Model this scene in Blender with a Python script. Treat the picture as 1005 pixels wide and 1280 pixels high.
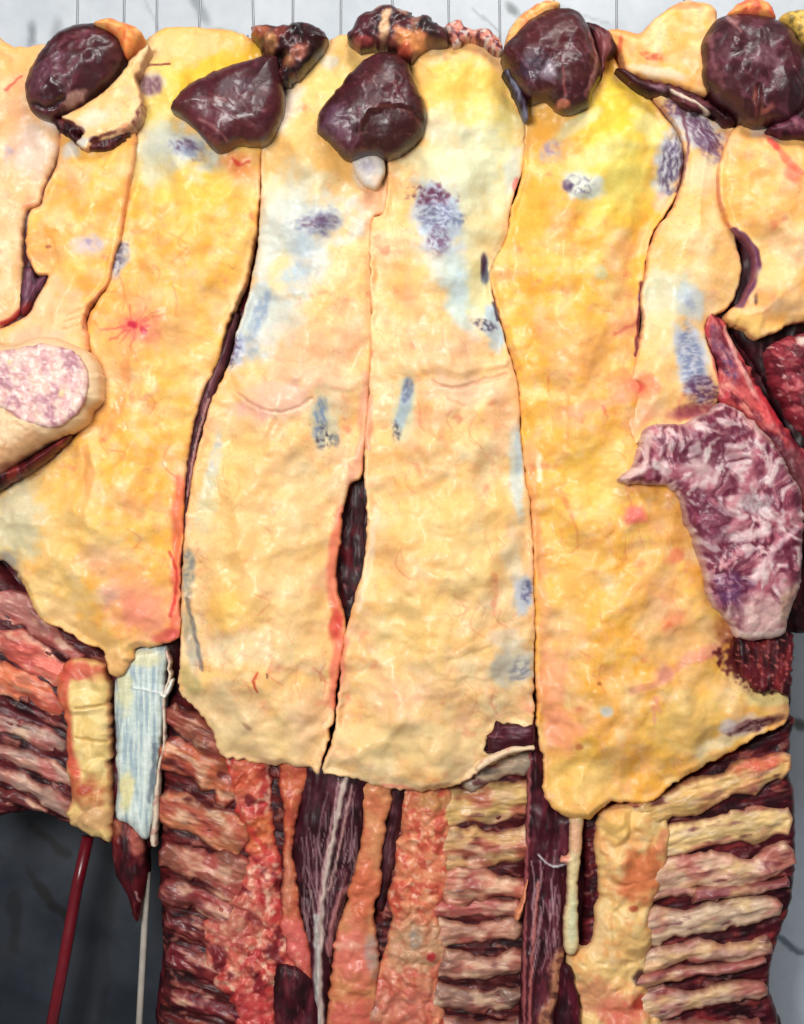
import bpy, math, time
import numpy as np
from mathutils import Vector
T0 = time.time()
for o in list(bpy.data.objects): bpy.data.objects.remove(o)
scene = bpy.context.scene
COL = scene.collection

# ------------------------------------------------------------------ camera, world, lamps, exposure
S = 0.0015            # metres for one photo pixel on the plane y = 0
D = 3.2               # camera distance from that plane
ZC = 1.5              # height of the camera
cam_d = bpy.data.cameras.new('camera'); cam = bpy.data.objects.new('camera', cam_d); COL.objects.link(cam)
cam.location = (0, -D, ZC); cam.rotation_euler = (math.radians(90), 0, 0)
cam_d.sensor_fit = 'VERTICAL'; cam_d.angle = 2 * math.atan(640 * S / D)
cam_d.clip_end = 100; scene.camera = cam

w = bpy.data.worlds.new('World'); scene.world = w; w.use_nodes = True
bg = w.node_tree.nodes['Background']; bg.inputs[0].default_value = (0.97, 0.96, 0.96, 1); bg.inputs[1].default_value = 0.23

def area(name, loc, aim, sx, sy, power, col):
    l = bpy.data.lights.new(name, 'AREA'); l.shape = 'RECTANGLE'; l.size = sx; l.size_y = sy
    l.energy = power; l.color = col
    o = bpy.data.objects.new(name, l); COL.objects.link(o); o.location = loc
    o.rotation_euler = (Vector(aim) - Vector(loc)).to_track_quat('-Z', 'Y').to_euler()
area('ceiling_lamp', (0.55, -1.75, ZC + 2.1), (0.05, 0, ZC + 0.25), 1.5, 0.7, 58, (1.0, 0.97, 0.93))
area('front_lamp', (-0.95, -3.3, ZC + 0.55), (0, 0, ZC - 0.15), 0.9, 0.9, 122, (1.0, 0.98, 0.96))

scene.view_settings.view_transform = 'Standard'; scene.view_settings.look = 'None'
scene.view_settings.exposure = -0.16; scene.view_settings.gamma = 1.0

# ------------------------------------------------------------------ noise in numpy
def _hash(ix, iy, seed):
    h = (ix.astype(np.int64) * 374761393 + iy.astype(np.int64) * 668265263 + seed * 1274126177) & 0xffffffff
    h = ((h ^ (h >> 13)) * 1274126177) & 0xffffffff
    h = ((h ^ (h >> 16)) * 2246822519) & 0xffffffff
    return (h ^ (h >> 15))
def perlin(x, y, seed=0):
    x = np.asarray(x, np.float64); y = np.asarray(y, np.float64)
    ix = np.floor(x); iy = np.floor(y); fx = x - ix; fy = y - iy
    ux = fx * fx * fx * (fx * (fx * 6 - 15) + 10); uy = fy * fy * fy * (fy * (fy * 6 - 15) + 10)
    ix = ix.astype(np.int64); iy = iy.astype(np.int64)
    def g(dx, dy):
        a = (_hash(ix + dx, iy + dy, seed) & 1023) * (2 * np.pi / 1024)
        return np.cos(a) * (fx - dx) + np.sin(a) * (fy - dy)
    a = g(0, 0); b = g(1, 0); c = g(0, 1); d = g(1, 1)
    return 1.5 * ((a + (b - a) * ux) + ((c + (d - c) * ux) - (a + (b - a) * ux)) * uy)
def fbm(x, y, sc, octv=3, seed=0):
    t = 0; a = 1; n = 0
    for i in range(octv):
        t = t + a * perlin(x / sc + 17.3 * i, y / sc - 9.1 * i, seed + 31 * i); n += a; a *= 0.5; sc *= 0.5
    return t / n * 1.25
def sst(a, b, x):
    t = np.clip((x - a) / (b - a + 1e-9), 0, 1); return t * t * (3 - 2 * t)
_seed = [100]
def ns():
    _seed[0] += 7; return _seed[0]
def C(c): return np.array(c, float) / 255.0
def lin(c): return np.where(c <= 0.04045, c / 12.92, ((c + 0.055) / 1.055) ** 2.4)

# ------------------------------------------------------------------ materials (node based)
def material(name, rough=0.45, spec=0.4, sss=0.12, coat=0.0, fine=160.0, bump=0.25, var=0.12, stretch=(1, 1, 1), attr=True, color=None, metal=0.0):
    m = bpy.data.materials.new(name); m.use_nodes = True
    nt = m.node_tree; N = nt.nodes; L = nt.links
    p = N['Principled BSDF']
    tc = N.new('ShaderNodeTexCoord'); mp = N.new('ShaderNodeMapping'); L.new(tc.outputs['Object'], mp.inputs[0])
    mp.inputs['Scale'].default_value = stretch
    n1 = N.new('ShaderNodeTexNoise'); n1.inputs['Scale'].default_value = fine; n1.inputs['Detail'].default_value = 5
    n1.inputs['Roughness'].default_value = 0.62
    L.new(mp.outputs[0], n1.inputs['Vector'])
    n2 = N.new('ShaderNodeTexNoise'); n2.inputs['Scale'].default_value = fine * 0.22; n2.inputs['Detail'].default_value = 4
    L.new(mp.outputs[0], n2.inputs['Vector'])
    if attr:
        a = N.new('ShaderNodeAttribute'); a.attribute_name = 'tint'; src = a.outputs['Color']
    else:
        a = N.new('ShaderNodeRGB'); a.outputs[0].default_value = (*lin(C(color)), 1); src = a.outputs[0]
    mr = N.new('ShaderNodeMapRange'); mr.inputs['From Min'].default_value = 0.3; mr.inputs['From Max'].default_value = 0.7
    mr.inputs['To Min'].default_value = 1 - var; mr.inputs['To Max'].default_value = 1 + var * 0.7
    L.new(n1.outputs[0], mr.inputs['Value'])
    mx = N.new('ShaderNodeVectorMath'); mx.operation = 'SCALE'; L.new(src, mx.inputs[0]); L.new(mr.outputs[0], mx.inputs['Scale'])
    L.new(mx.outputs[0], p.inputs['Base Color'])
    rr = N.new('ShaderNodeMapRange'); rr.inputs['From Min'].default_value = 0.3; rr.inputs['From Max'].default_value = 0.7
    rr.inputs['To Min'].default_value = max(0.05, rough - 0.14); rr.inputs['To Max'].default_value = rough + 0.14
    L.new(n2.outputs[0], rr.inputs['Value']); L.new(rr.outputs[0], p.inputs['Roughness'])
    b = N.new('ShaderNodeBump'); b.inputs['Strength'].default_value = bump; b.inputs['Distance'].default_value = 0.004
    L.new(n1.outputs[0], b.inputs['Height']); L.new(b.outputs[0], p.inputs['Normal'])
    p.inputs['Specular IOR Level'].default_value = spec; p.inputs['Metallic'].default_value = metal
    p.inputs['Coat Weight'].default_value = coat; p.inputs['Coat Roughness'].default_value = 0.18
    if sss:
        p.inputs['Subsurface Weight'].default_value = sss; p.inputs['Subsurface Scale'].default_value = 0.006
        p.inputs['Subsurface Radius'].default_value = (1.0, 0.45, 0.2)
    return m
M_FAT = material('beef_fat', 0.42, 0.22, 0.16, 0.06, 150, 0.11, 0.07)
M_MEAT = material('red_meat', 0.45, 0.16, 0.06, 0.05, 170, 0.22, 0.22, (1, 1, 0.35))
M_RIB = material('rib_fat', 0.42, 0.25, 0.08, 0.10, 150, 0.25, 0.14, (0.45, 1, 1))
M_KNOB = material('dried_muscle', 0.40, 0.45, 0.03, 0.16, 120, 0.3, 0.25)
M_WALL = material('wall_stone', 0.4, 0.4, 0, 0, 40, 0.03, 0.05)
M_STEEL = material('hook_steel', 0.4, 0.5, 0, 0, 90, 0.05, 0.1, attr=False, color=(140, 145, 150), metal=0.4)
M_REDPOLE = material('red_plastic', 0.35, 0.5, 0, 0, 60, 0.05, 0.15, attr=False, color=(104, 12, 26))
M_GREYROD = material('grey_rod', 0.45, 0.5, 0, 0, 60, 0.05, 0.15, attr=False, color=(158, 150, 140))

# ------------------------------------------------------------------ outline and relief builders
def catmull(pts, step=3.0, closed=True):
    P = np.array(pts, float); n = len(P); out = []
    rng = range(n) if closed else range(n - 1)
    for i in rng:
        if closed: p0, p1, p2, p3 = P[i - 1], P[i], P[(i + 1) % n], P[(i + 2) % n]
        else: p0, p1, p2, p3 = P[max(i - 1, 0)], P[i], P[i + 1], P[min(i + 2, n - 1)]
        L = np.linalg.norm(p2 - p1); k = max(1, int(L / step))
        t = (np.arange(k) / k)[:, None]
        out.append(0.5 * (2 * p1 + (p2 - p0) * t + (2 * p0 - 5 * p1 + 4 * p2 - p3) * t ** 2 + (3 * p1 - p0 - 3 * p2 + p3) * t ** 3))
    if not closed: out.append(P[-1:])
    return np.vstack(out)
def seg_dist(X, Y, P, closed=True, near=False):
    Q = np.roll(P, -1, 0) if closed else P[1:]
    A = P if closed else P[:-1]
    A = A.astype(np.float32); Dv = (Q - A).astype(np.float32); L2 = (Dv ** 2).sum(1) + 1e-9
    out = np.empty(len(X), np.float32); nx = np.empty(len(X)); ny = np.empty(len(X))
    ch = max(1, int(3e6 // len(A)))
    for i in range(0, len(X), ch):
        x = X[i:i + ch, None].astype(np.float32) - A[None, :, 0]; y = Y[i:i + ch, None].astype(np.float32) - A[None, :, 1]
        t = np.clip((x * Dv[:, 0] + y * Dv[:, 1]) / L2, 0, 1)
        dx = x - t * Dv[:, 0]; dy = y - t * Dv[:, 1]; d2 = dx * dx + dy * dy
        j = d2.argmin(1); r = np.arange(len(j)); out[i:i + ch] = np.sqrt(d2[r, j])
        if near:
            nx[i:i + ch] = X[i:i + ch] - dx[r, j]; ny[i:i + ch] = Y[i:i + ch] - dy[r, j]
    return (out, nx, ny) if near else out
def grid_inside(P, xs, ys):
    M = np.zeros((len(ys), len(xs)), bool); Q = np.roll(P, -1, 0)
    for r, y in enumerate(ys):
        c = (P[:, 1] <= y) != (Q[:, 1] <= y)
        if not c.any(): continue
        a, b = P[c], Q[c]
        xc = np.sort(a[:, 0] + (y - a[:, 1]) * (b[:, 0] - a[:, 0]) / (b[:, 1] - a[:, 1]))
        M[r] = np.searchsorted(xc, xs) % 2 == 1
    return M
def grid_mesh(P, step):
    lo = P.min(0) - step; hi = P.max(0) + step
    xs = np.arange(lo[0], hi[0] + step, step); ys = np.arange(lo[1], hi[1] + step, step)
    M = grid_inside(P, xs, ys); H, W = M.shape
    cnt = M[:-1, :-1].astype(int) + M[1:, :-1] + M[:-1, 1:] + M[1:, 1:]
    cells = np.argwhere(cnt >= 2)
    if len(cells) == 0: cells = np.argwhere(cnt >= 1)
    r, c = cells[:, 0], cells[:, 1]
    quads = np.stack([r * W + c, (r + 1) * W + c, (r + 1) * W + c + 1, r * W + c + 1], 1)
    used, inv = np.unique(quads, return_inverse=True); quads = inv.reshape(-1, 4)
    X = xs[used % W].astype(float); Y = ys[used // W].astype(float); ins = M.ravel()[used]
    d, nx, ny = seg_dist(X, Y, P, near=True)
    out = ~ins; X[out] = nx[out]; Y[out] = ny[out]; d = np.where(out, 0, d)
    return X, Y, d, quads
def put(px, py, depth, d0=None):
    k = (D - (depth if d0 is None else d0)) / D
    return (px - 502.5) * S * k, -depth, ZC + (640 - py) * S * k

class Ctx: pass
def warp(X, Y, ws, seed): return fbm(X, Y, ws, 2, seed)
def blob(x, y, rx, ry=None, rot=0, c=None, a=1.0, soft=0.6, wp=0.3, ws=18, br=0, bs=(7, 7), bt=0.5, h=0, nudge=None):
    ry = ry or rx
    def f(k):
        s0 = ns(); R = max(rx, ry) * 1.9
        m = (np.abs(k.X - x) < R) & (np.abs(k.Y - y) < R)
        if not m.any(): return
        X, Y = k.X[m], k.Y[m]; ca, sa = math.cos(math.radians(rot)), math.sin(math.radians(rot))
        ux = (X - x) * ca + (Y - y) * sa; uy = -(X - x) * sa + (Y - y) * ca
        r = np.hypot(ux / rx, uy / ry) / 1.14 + wp * warp(X, Y, ws, s0)
        w_ = sst(1, 1 - soft, r)
        if br:
            n = fbm(ux / bs[0] + .8 * warp(X, Y, 22, s0 + 7), uy / bs[1] + .8 * warp(X, Y, 22, s0 + 8), 1.25, 3, s0 + 3) * 0.5 + 0.5
            w_ = w_ * (1 - br + br * sst(bt - 0.2, bt + 0.18, n))
        if c is not None: k.c[m] += (C(c) - k.c[m]) * (w_ * a)[:, None]
        if h: k.h[m] += h * w_
    return f
def line(pts, w_, c=None, a=1.0, soft=0.7, wp=0.6, ws=9, h=0, taper=True, br=0, bs=12):
    P = catmull(pts, 6, False); ws = max(ws, w_ * 2.6)
    def f(k):
        s0 = ns(); lo = P.min(0) - w_ * 2 - 4; hi = P.max(0) + w_ * 2 + 4
        m = (k.X > lo[0]) & (k.X < hi[0]) & (k.Y > lo[1]) & (k.Y < hi[1])
        if not m.any(): return
        X, Y = k.X[m], k.Y[m]
        X2 = X + 0.8 * wp * w_ * perlin(X / ws, Y / ws, s0 + 1); Y2 = Y + 0.8 * wp * w_ * perlin(X / ws, Y / ws, s0 + 2)
        d = seg_dist(X2, Y2, P, False)
        ww = w_ * (1 + 0.45 * wp * perlin(X / (ws * 2), Y / (ws * 2), s0 + 5))
        q = sst(ww, ww * (1 - soft), d)
        if br: q = q * (1 - br + br * sst(0.35, 0.6, fbm(X, Y, bs, 2, s0 + 6) * .5 + .5))
        if c is not None: k.c[m] += (C(c) - k.c[m]) * (q * a)[:, None]
        if h: k.h[m] += h * q * (.55 if w_ < 10 and k.name == 'fat_cover' else 1)
    return f
def fibres(x0, y0, x1, y1, n, length, ang, c, a=0.6, w_=1.3, h=0.0012, curl=8, seed=1):
    rg = np.random.default_rng(seed); ops = []
    for i in range(n):
        x = rg.uniform(x0, x1); y = rg.uniform(y0, y1); an = math.radians(ang + rg.normal(0, 5)); L = length * rg.uniform(.4, 1.3)
        dx, dy = math.cos(an), math.sin(an); q = rg.normal(0, curl * .6)
        ops.append(line([(x, y), (x + dx * L / 2 - dy * q, y + dy * L / 2 + dx * q), (x + dx * L, y + dy * L)], w_ * rg.uniform(.7, 1.5), c, a * rg.uniform(.5, 1), h=h, wp=.25, ws=14))
    return ops
def mottle(c, sc, t=0.5, sharp=0.12, a=1.0, stretch=1.0, ang=0, wp=0.0, h=0, ridge=False):
    def f(k):
        s0 = ns(); ca, sa = math.cos(math.radians(ang)), math.sin(math.radians(ang))
        u = (k.X * ca + k.Y * sa) / stretch; v = -k.X * sa + k.Y * ca
        if wp: u = u + wp * fbm(k.X, k.Y, sc * 2.5, 2, s0 + 1); v = v + wp * fbm(k.X, k.Y, sc * 2.5, 2, s0 + 2)
        n = fbm(u, v, sc, 3, s0)
        n = (1 - np.abs(n) * 2.2) if ridge else n * 0.5 + 0.5
        m = sst(t - sharp, t + sharp, n)
        if c is not None: k.c += (C(c) - k.c) * (m * a)[:, None]
        if h: k.h += h * m
    return f
def billow(sc, amp, stretch=1.0, ang=0):
    def f(k):
        s0 = ns(); ca, sa = math.cos(math.radians(ang)), math.sin(math.radians(ang))
        u = (k.X * ca + k.Y * sa) / stretch; v = -k.X * sa + k.Y * ca
        k.h += amp * (np.abs(fbm(u, v, sc, 2, s0)) * 1.8 - 0.4) * k.fade
    return f
def bumps(sc, amp, octv=3):
    def f(k): k.h += amp * fbm(k.X, k.Y, sc, octv, ns()) * k.fade
    return f

def cells(sc, amp, wp=0.5):
    def f(k):
        s0 = ns(); X = k.X / sc + wp * fbm(k.X, k.Y, sc * 1.2, 2, s0 + 1); Y = k.Y / sc + wp * fbm(k.X, k.Y, sc * 1.2, 2, s0 + 2)
        ix = np.floor(X).astype(np.int64); iy = np.floor(Y).astype(np.int64)
        f1 = np.full(len(X), 9.0); f2 = np.full(len(X), 9.0); hv = np.zeros(len(X))
        for dx in (-1, 0, 1):
            for dy in (-1, 0, 1):
                hs = _hash(ix + dx, iy + dy, s0)
                d = np.hypot(ix + dx + (hs & 255) / 255.0 - X, iy + dy + ((hs >> 8) & 255) / 255.0 - Y)
                c = d < f1; f2 = np.where(c, f1, np.minimum(f2, d)); hv = np.where(c, ((hs >> 16) & 255) / 255.0, hv); f1 = np.where(c, d, f1)
        k.h += amp * (sst(-.1, .75, f2 - f1) * (.45 + .7 * hv) - .4) * k.fade
    return f
def grain(sc, amp, stretch, ang):
    def f(k):
        s0 = ns(); ca, sa = math.cos(math.radians(ang)), math.sin(math.radians(ang))
        k.h += amp * fbm((k.X * ca + k.Y * sa) / stretch, -k.X * sa + k.Y * ca, sc, 3, s0) * k.fade
    return f
NTRI = [0]
def relief(name, mat, outline, d0, T, R, base, ops=(), parent=None, step=1.6, thick=0.05, ragged=(1.2, 9), smooth=True, edge=None, round_pow=2.0, lip=None):
    """a closed solid: rounded front with real relief, rim going back, flat back"""
    P = catmull(outline, 3.0) if smooth else np.array(outline, float)
    s0 = ns()
    if ragged[0]:
        if name == 'fat_cover':
            y0, y1 = P[:, 1].min(), P[:, 1].max(); wg = sst(y1 - .2 * (y1 - y0), y1 - .1 * (y1 - y0), P[:, 1])[:, None] * 2.6 + .2
            P = P + wg * np.stack([fbm(P[:, 0], P[:, 1], 10, 3, s0 + 41), fbm(P[:, 0], P[:, 1], 10, 3, s0 + 42)], 1)
        if smooth: P = P + 1.0 * np.stack([fbm(P[:, 0], P[:, 1], 13, 3, s0 + 21), fbm(P[:, 0], P[:, 1], 13, 3, s0 + 22)], 1)
        mod = .35 + 1.3 * sst(-.3, .5, perlin(P[:, 0] / 37.0, P[:, 1] / 37.0, s0 + 31)); nx = mod * perlin(P[:, 0] / ragged[1], P[:, 1] / ragged[1], s0); ny = mod * perlin(P[:, 0] / ragged[1], P[:, 1] / ragged[1], s0 + 1)
        n2 = perlin(P[:, 0] / (ragged[1] * 3), P[:, 1] / (ragged[1] * 3), s0 + 2); n3 = perlin(P[:, 0] / (ragged[1] * 3), P[:, 1] / (ragged[1] * 3), s0 + 3)
        P = P + ragged[0] * np.stack([nx + n2, ny + n3], 1)
    X, Y, d, quads = grid_mesh(P, step)
    k = Ctx(); k.name = name; k.X, k.Y, k.d = X, Y, d
    t = np.clip(d / R, 0, 1); k.h = T * np.sqrt(np.clip(1 - (1 - t) ** round_pow, 0, 1)); k.fade = sst(0, min(R, 10), d)
    if lip is None and name == 'fat_cover': lip = (0.007, 4.5)
    if lip:
        t1 = np.clip(d / lip[1], 0, 1); k.h = lip[0] * np.sqrt(np.clip(1 - (1 - t1) ** 2, 0, 1)) + max(0, T * 0.8 - lip[0]) * sst(0, 1, d / (R * 1.9))
    k.c = np.tile(C(base), (len(X), 1))
    for op in ops: op(k)
    if name == 'muscle_knob': k.c *= np.array((.86, .8, .82))
    if edge is not None:
        m = sst(edge[1], 0, d + 2 * perlin(X / 7, Y / 7, s0 + 9))
        k.c += (C(edge[0]) - k.c) * (m * edge[2])[:, None]
    depth = d0 + k.h; kk = (D - d0) / D
    n = len(X)
    V = np.stack([(X - 502.5) * S * kk, -depth, ZC + (640 - Y) * S * kk], 1)
    # rim
    e = np.concatenate([quads[:, [0, 1]], quads[:, [1, 2]], quads[:, [2, 3]], quads[:, [3, 0]]])
    key = np.sort(e, 1); key = key[:, 0] * n + key[:, 1]
    u, idx, ct = np.unique(key, return_index=True, return_counts=True)
    be = e[idx[ct == 1]]
    bv, binv = np.unique(be, return_inverse=True); binv = binv.reshape(-1, 2)
    VB = V[bv].copy(); VB[:, 1] = -(d0 - thick)
    rim = np.stack([be[:, 1], be[:, 0], n + binv[:, 0], n + binv[:, 1]], 1)
    # back
    bx, by, bd, bq = grid_mesh(P, max(9.0, step * 4))
    VK = np.stack([(bx - 502.5) * S * kk, np.full(len(bx), -(d0 - thick)), ZC + (640 - by) * S * kk], 1)
    bq = bq[:, ::-1] + n + len(bv)
    verts = np.vstack([V, VB, VK]); faces = np.vstack([quads, rim, bq])
    cols = np.vstack([k.c, k.c[bv], np.tile(C(base), (len(bx), 1))])
    return mesh_obj(name, mat, verts, faces, cols, parent)
ALB = 0.80
def mesh_obj(name, mat, verts, faces, cols=None, parent=None, shade=True):
    me = bpy.data.meshes.new(name); nv, nf = len(verts), len(faces)
    me.vertices.add(nv); me.vertices.foreach_set('co', np.asarray(verts, np.float32).ravel())
    me.loops.add(nf * 4); me.loops.foreach_set('vertex_index', np.asarray(faces, np.int32).ravel())
    me.polygons.add(nf); me.polygons.foreach_set('loop_start', np.arange(0, nf * 4, 4, dtype=np.int32))
    me.update(calc_edges=True)
    if shade: me.polygons.foreach_set('use_smooth', np.ones(nf, bool))
    if cols is not None:
        a = me.attributes.new('tint', 'FLOAT_COLOR', 'POINT')
        cc = np.ones((nv, 4), np.float32); cc[:, :3] = lin(np.clip(cols, 0, 1)) * ALB
        a.data.foreach_set('color', cc.ravel())
    me.validate(); me.materials.append(mat)
    o = bpy.data.objects.new(name, me); COL.objects.link(o)
    if parent is not None:
        o.parent = parent; o.matrix_parent_inverse = parent.matrix_basis.inverted()
    NTRI[0] += nf * 2
    return o
def strip_outline(pts, widths):
    P = catmull(pts, 6, False); n = len(P)
    W = np.interp(np.linspace(0, 1, n), np.linspace(0, 1, len(widths)), widths) / 2
    Tg = np.gradient(P, axis=0); Tg /= np.linalg.norm(Tg, axis=1)[:, None] + 1e-9
    Nn = np.stack([-Tg[:, 1], Tg[:, 0]], 1)
    L = P + Nn * W[:, None]; Rr = P - Nn * W[:, None]
    cap1 = P[-1] + Tg[-1] * W[-1] * 0.35; cap0 = P[0] - Tg[0] * W[0] * 0.35
    return np.vstack([L, cap1[None], Rr[::-1], cap0[None]])
def strip(name, mat, pts, widths, d0, T, base, ops=(), parent=None, ragged=(1.6, 8), thick=0.03, edge=None, step=1.6):
    if name == 'rib': rw = np.random.default_rng(int(abs(pts[0][1]) * 7 + abs(pts[1][0]))); widths = np.interp(np.linspace(0, 1, 9), np.linspace(0, 1, len(widths)), widths) * (1.3 if parent.name in ('beef_side.004', 'beef_side.003') else 1.25) * rw.uniform(.68, 1.3, 9); T *= .6 * rw.uniform(.8, 1.25); d0 += rw.uniform(-.004, .004); ragged = (ragged[0] * 1.35, 10)
    return relief(name, mat, strip_outline(pts, widths), d0, T, max(2.5, max(widths) / 2), base, ops, parent, step, thick, ragged, smooth=False, edge=edge)
def tube(name, mat, pts, r, parent=None, seg=10):
    """pts: world points"""
    P = np.array(pts, float); n = len(P); vs = []; fs = []
    rr = np.full(n, r) if np.isscalar(r) else np.array(r)
    for i in range(n):
        t = P[min(i + 1, n - 1)] - P[max(i - 1, 0)]; t /= np.linalg.norm(t)
        a = np.cross(t, [1, 0, 0] if abs(t[0]) < .9 else [0, 1, 0]); a /= np.linalg.norm(a); b = np.cross(t, a)
        for j in range(seg):
            an = 2 * np.pi * j / seg; vs.append(P[i] + rr[i] * (a * math.cos(an) + b * math.sin(an)))
    for i in range(n - 1):
        for j in range(seg):
            fs.append([i * seg + j, i * seg + (j + 1) % seg, (i + 1) * seg + (j + 1) % seg, (i + 1) * seg + j])
    c0, c1 = len(vs), len(vs) + 1; vs += [P[0], P[-1]]
    for j in range(0, seg, 2):
        fs.append([c0, (j + 2) % seg, j + 1, j]); fs.append([c1, (n - 1) * seg + j, (n - 1) * seg + j + 1, (n - 1) * seg + (j + 2) % seg])
    return mesh_obj(name, mat, np.array(vs), np.array(fs), None, parent)
def tag(o, label=None, cat=None, group=None, kind=None):
    if label: o['label'] = label
    if cat: o['category'] = cat
    if group: o['group'] = group
    if kind: o['kind'] = kind
    return o
def thing(name, label, cat, px, py, depth, group=None):
    o = bpy.data.objects.new(name, None); COL.objects.link(o); o.location = put(px, py, depth)
    o.empty_display_size = 0.05
    return tag(o, label, cat, group)

# colours (as the thing itself looks in neutral light)
Y1 = (253, 198, 98); Y2 = (251, 216, 148); Y3 = (252, 180, 88); PK = (246, 182, 146); CR = (243, 226, 184)
YL = (250, 208, 52); YG = (226, 218, 140); BL = (212, 218, 212); BD = (140, 146, 168); PU = (96, 58, 88)
MR = (82, 26, 36); DK = (28, 7, 13); RD = (200, 58, 56); TN = (214, 176, 134); OR = (226, 128, 78); PB = (222, 196, 186)

def fat(c1, c2, c3, lump=1.0, specks=True, tone=(1, .955, .84), veins=None):
    c1, c2, c3 = [tuple(np.array(c) * tone) for c in (c1, c2, c3)]
    def base(k): k.c[:] = C(c1)
    ops = [base, mottle(c2, 70, 0.52, 0.2, 0.9), mottle(c3, 46, 0.56, 0.16, 0.75), mottle((250, 176, 104), 80, 0.6, 0.2, 0.45), mottle((246, 178, 146), 50, 0.67, 0.14, 0.45), mottle((246, 232, 196), 56, 0.64, 0.16, 0.5), mottle((255, 230, 184), 22, 0.62, 0.2, 0.4),
           mottle((248, 176, 104), 24, 0.64, 0.2, 0.28), mottle((250, 186, 144), 12, 0.66, 0.14, 0.35), mottle((232, 120, 92), 30, 0.8, 0.1, 0.5), mottle((226, 140, 84), 11, 0.55, 0.06, 0.0, ridge=True),
           mottle((236, 150, 104), 26, 0.95, 0.05, 0.3, 1, 0, 8, 0, True),
           bumps(130, 0.014 * lump, 2), bumps(52, 0.0105 * lump, 1), bumps(17, 0.0009 * lump, 2), bumps(6, 0.0002 * lump), mottle(None, 70, .62, .25, h=.008 * lump), mottle(None, 34, .64, .22, h=.003 * lump), bumps(26, .0038 * lump, 1), bumps(13, .0008 * lump, 1)]
    if veins:
        v = veins; ops += fibres(v[0], v[1], v[2], v[3], 26, 34, 80, (224, 110, 84), .38, 1.3, -.0008, 14, int(v[0])) + fibres(v[0], v[1], v[2], v[3], 14, 22, 10, (214, 120, 88), .3, 1.2, -.0008, 10, int(v[0]) + 1)
    if specks: ops.append(mottle((150, 90, 70), 3.2, 0.86, 0.06, 0.45))
    return ops
def star(x, y, rx, ry, n, c, seed=5):
    rg = np.random.default_rng(seed); o = []
    for i in range(n):
        t = rg.uniform(0, 6.28); L = rg.uniform(.35, 1.0); r0 = rg.uniform(0, .35); bx, by = rg.normal(0, 4), rg.normal(0, 3)
        p = [(x + rx * r * math.cos(t) + bx * j, y + ry * r * math.sin(t) + by * j) for r, j in ((r0, 0), (r0 + (L - r0) * .5, 1), (L, .4))]
        o.append(line(p, rg.uniform(1.4, 3.6), c, rg.uniform(.25, .55), soft=1.0, wp=1.2, h=-.0012))
    return o
def bluepatch(x, y, rx, ry, rot, deep=0.8, dark=True):
    o = [blob(x, y, rx * 2.0, ry * 2.0, rot, BL, 0.95, 0.85, 0.45, 22),
         blob(x, y, rx * .95, ry * .95, rot, BD, deep, 0.7, 0.4, 10, br=0.7, bs=(18, 7), bt=0.48)]
    if dark: o += [blob(x, y, rx * .8, ry * .8, rot + 12, PU, deep * .85, 0.8, 0.7, 12, br=1.0, bs=(18, 5), bt=0.56, h=-0.002), blob(x + rx * .2, y - ry * .1, rx * .5, ry * .3, rot - 20, (86, 60, 96), deep * .7, .8, .8, 8, br=.6, bs=(10, 4))]
    return o
def meatops(c2=(104, 26, 38), c3=DK, ang=90):
    return [mottle(c2, 14, 0.58, 0.15, 0.8, 3, ang), mottle(c3, 22, 0.58, 0.12, 0.7, 2, ang), mottle((170, 106, 110), 6, 0.76, 0.07, 0.45, 4, ang),
            bumps(34, 0.003, 2), grain(16, .0045, 4, ang), grain(5, .0012, 6, ang)]

# ------------------------------------------------------------------ the setting
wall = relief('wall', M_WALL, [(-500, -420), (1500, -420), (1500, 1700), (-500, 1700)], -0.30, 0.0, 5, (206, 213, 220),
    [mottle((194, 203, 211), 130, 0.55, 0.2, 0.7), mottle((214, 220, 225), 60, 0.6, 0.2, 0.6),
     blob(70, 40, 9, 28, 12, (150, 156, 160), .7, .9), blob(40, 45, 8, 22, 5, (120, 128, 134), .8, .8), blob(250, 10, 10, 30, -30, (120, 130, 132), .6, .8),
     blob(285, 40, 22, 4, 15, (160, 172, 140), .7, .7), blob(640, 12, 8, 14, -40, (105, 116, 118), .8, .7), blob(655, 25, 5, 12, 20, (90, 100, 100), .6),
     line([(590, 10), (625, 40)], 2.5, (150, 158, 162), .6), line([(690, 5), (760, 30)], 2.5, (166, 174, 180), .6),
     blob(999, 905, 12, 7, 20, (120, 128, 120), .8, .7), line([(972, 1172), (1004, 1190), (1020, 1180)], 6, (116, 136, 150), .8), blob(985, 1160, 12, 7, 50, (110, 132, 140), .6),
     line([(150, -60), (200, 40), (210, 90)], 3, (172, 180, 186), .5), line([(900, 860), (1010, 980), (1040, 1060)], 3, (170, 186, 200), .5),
     blob(1010, 1180, 120, 460, 0, (222, 234, 250), .85, .8, .2, 80), blob(999, 905, 14, 8, 20, (96, 104, 100), .8, .7), line([(966, 1165), (985, 1180), (1004, 1192), (1020, 1180)], 5, (104, 124, 136), .8)],  # large pale blob brightens the colour where the slab shades the wall
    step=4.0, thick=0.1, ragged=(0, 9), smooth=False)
tag(wall, kind='structure')
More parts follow.
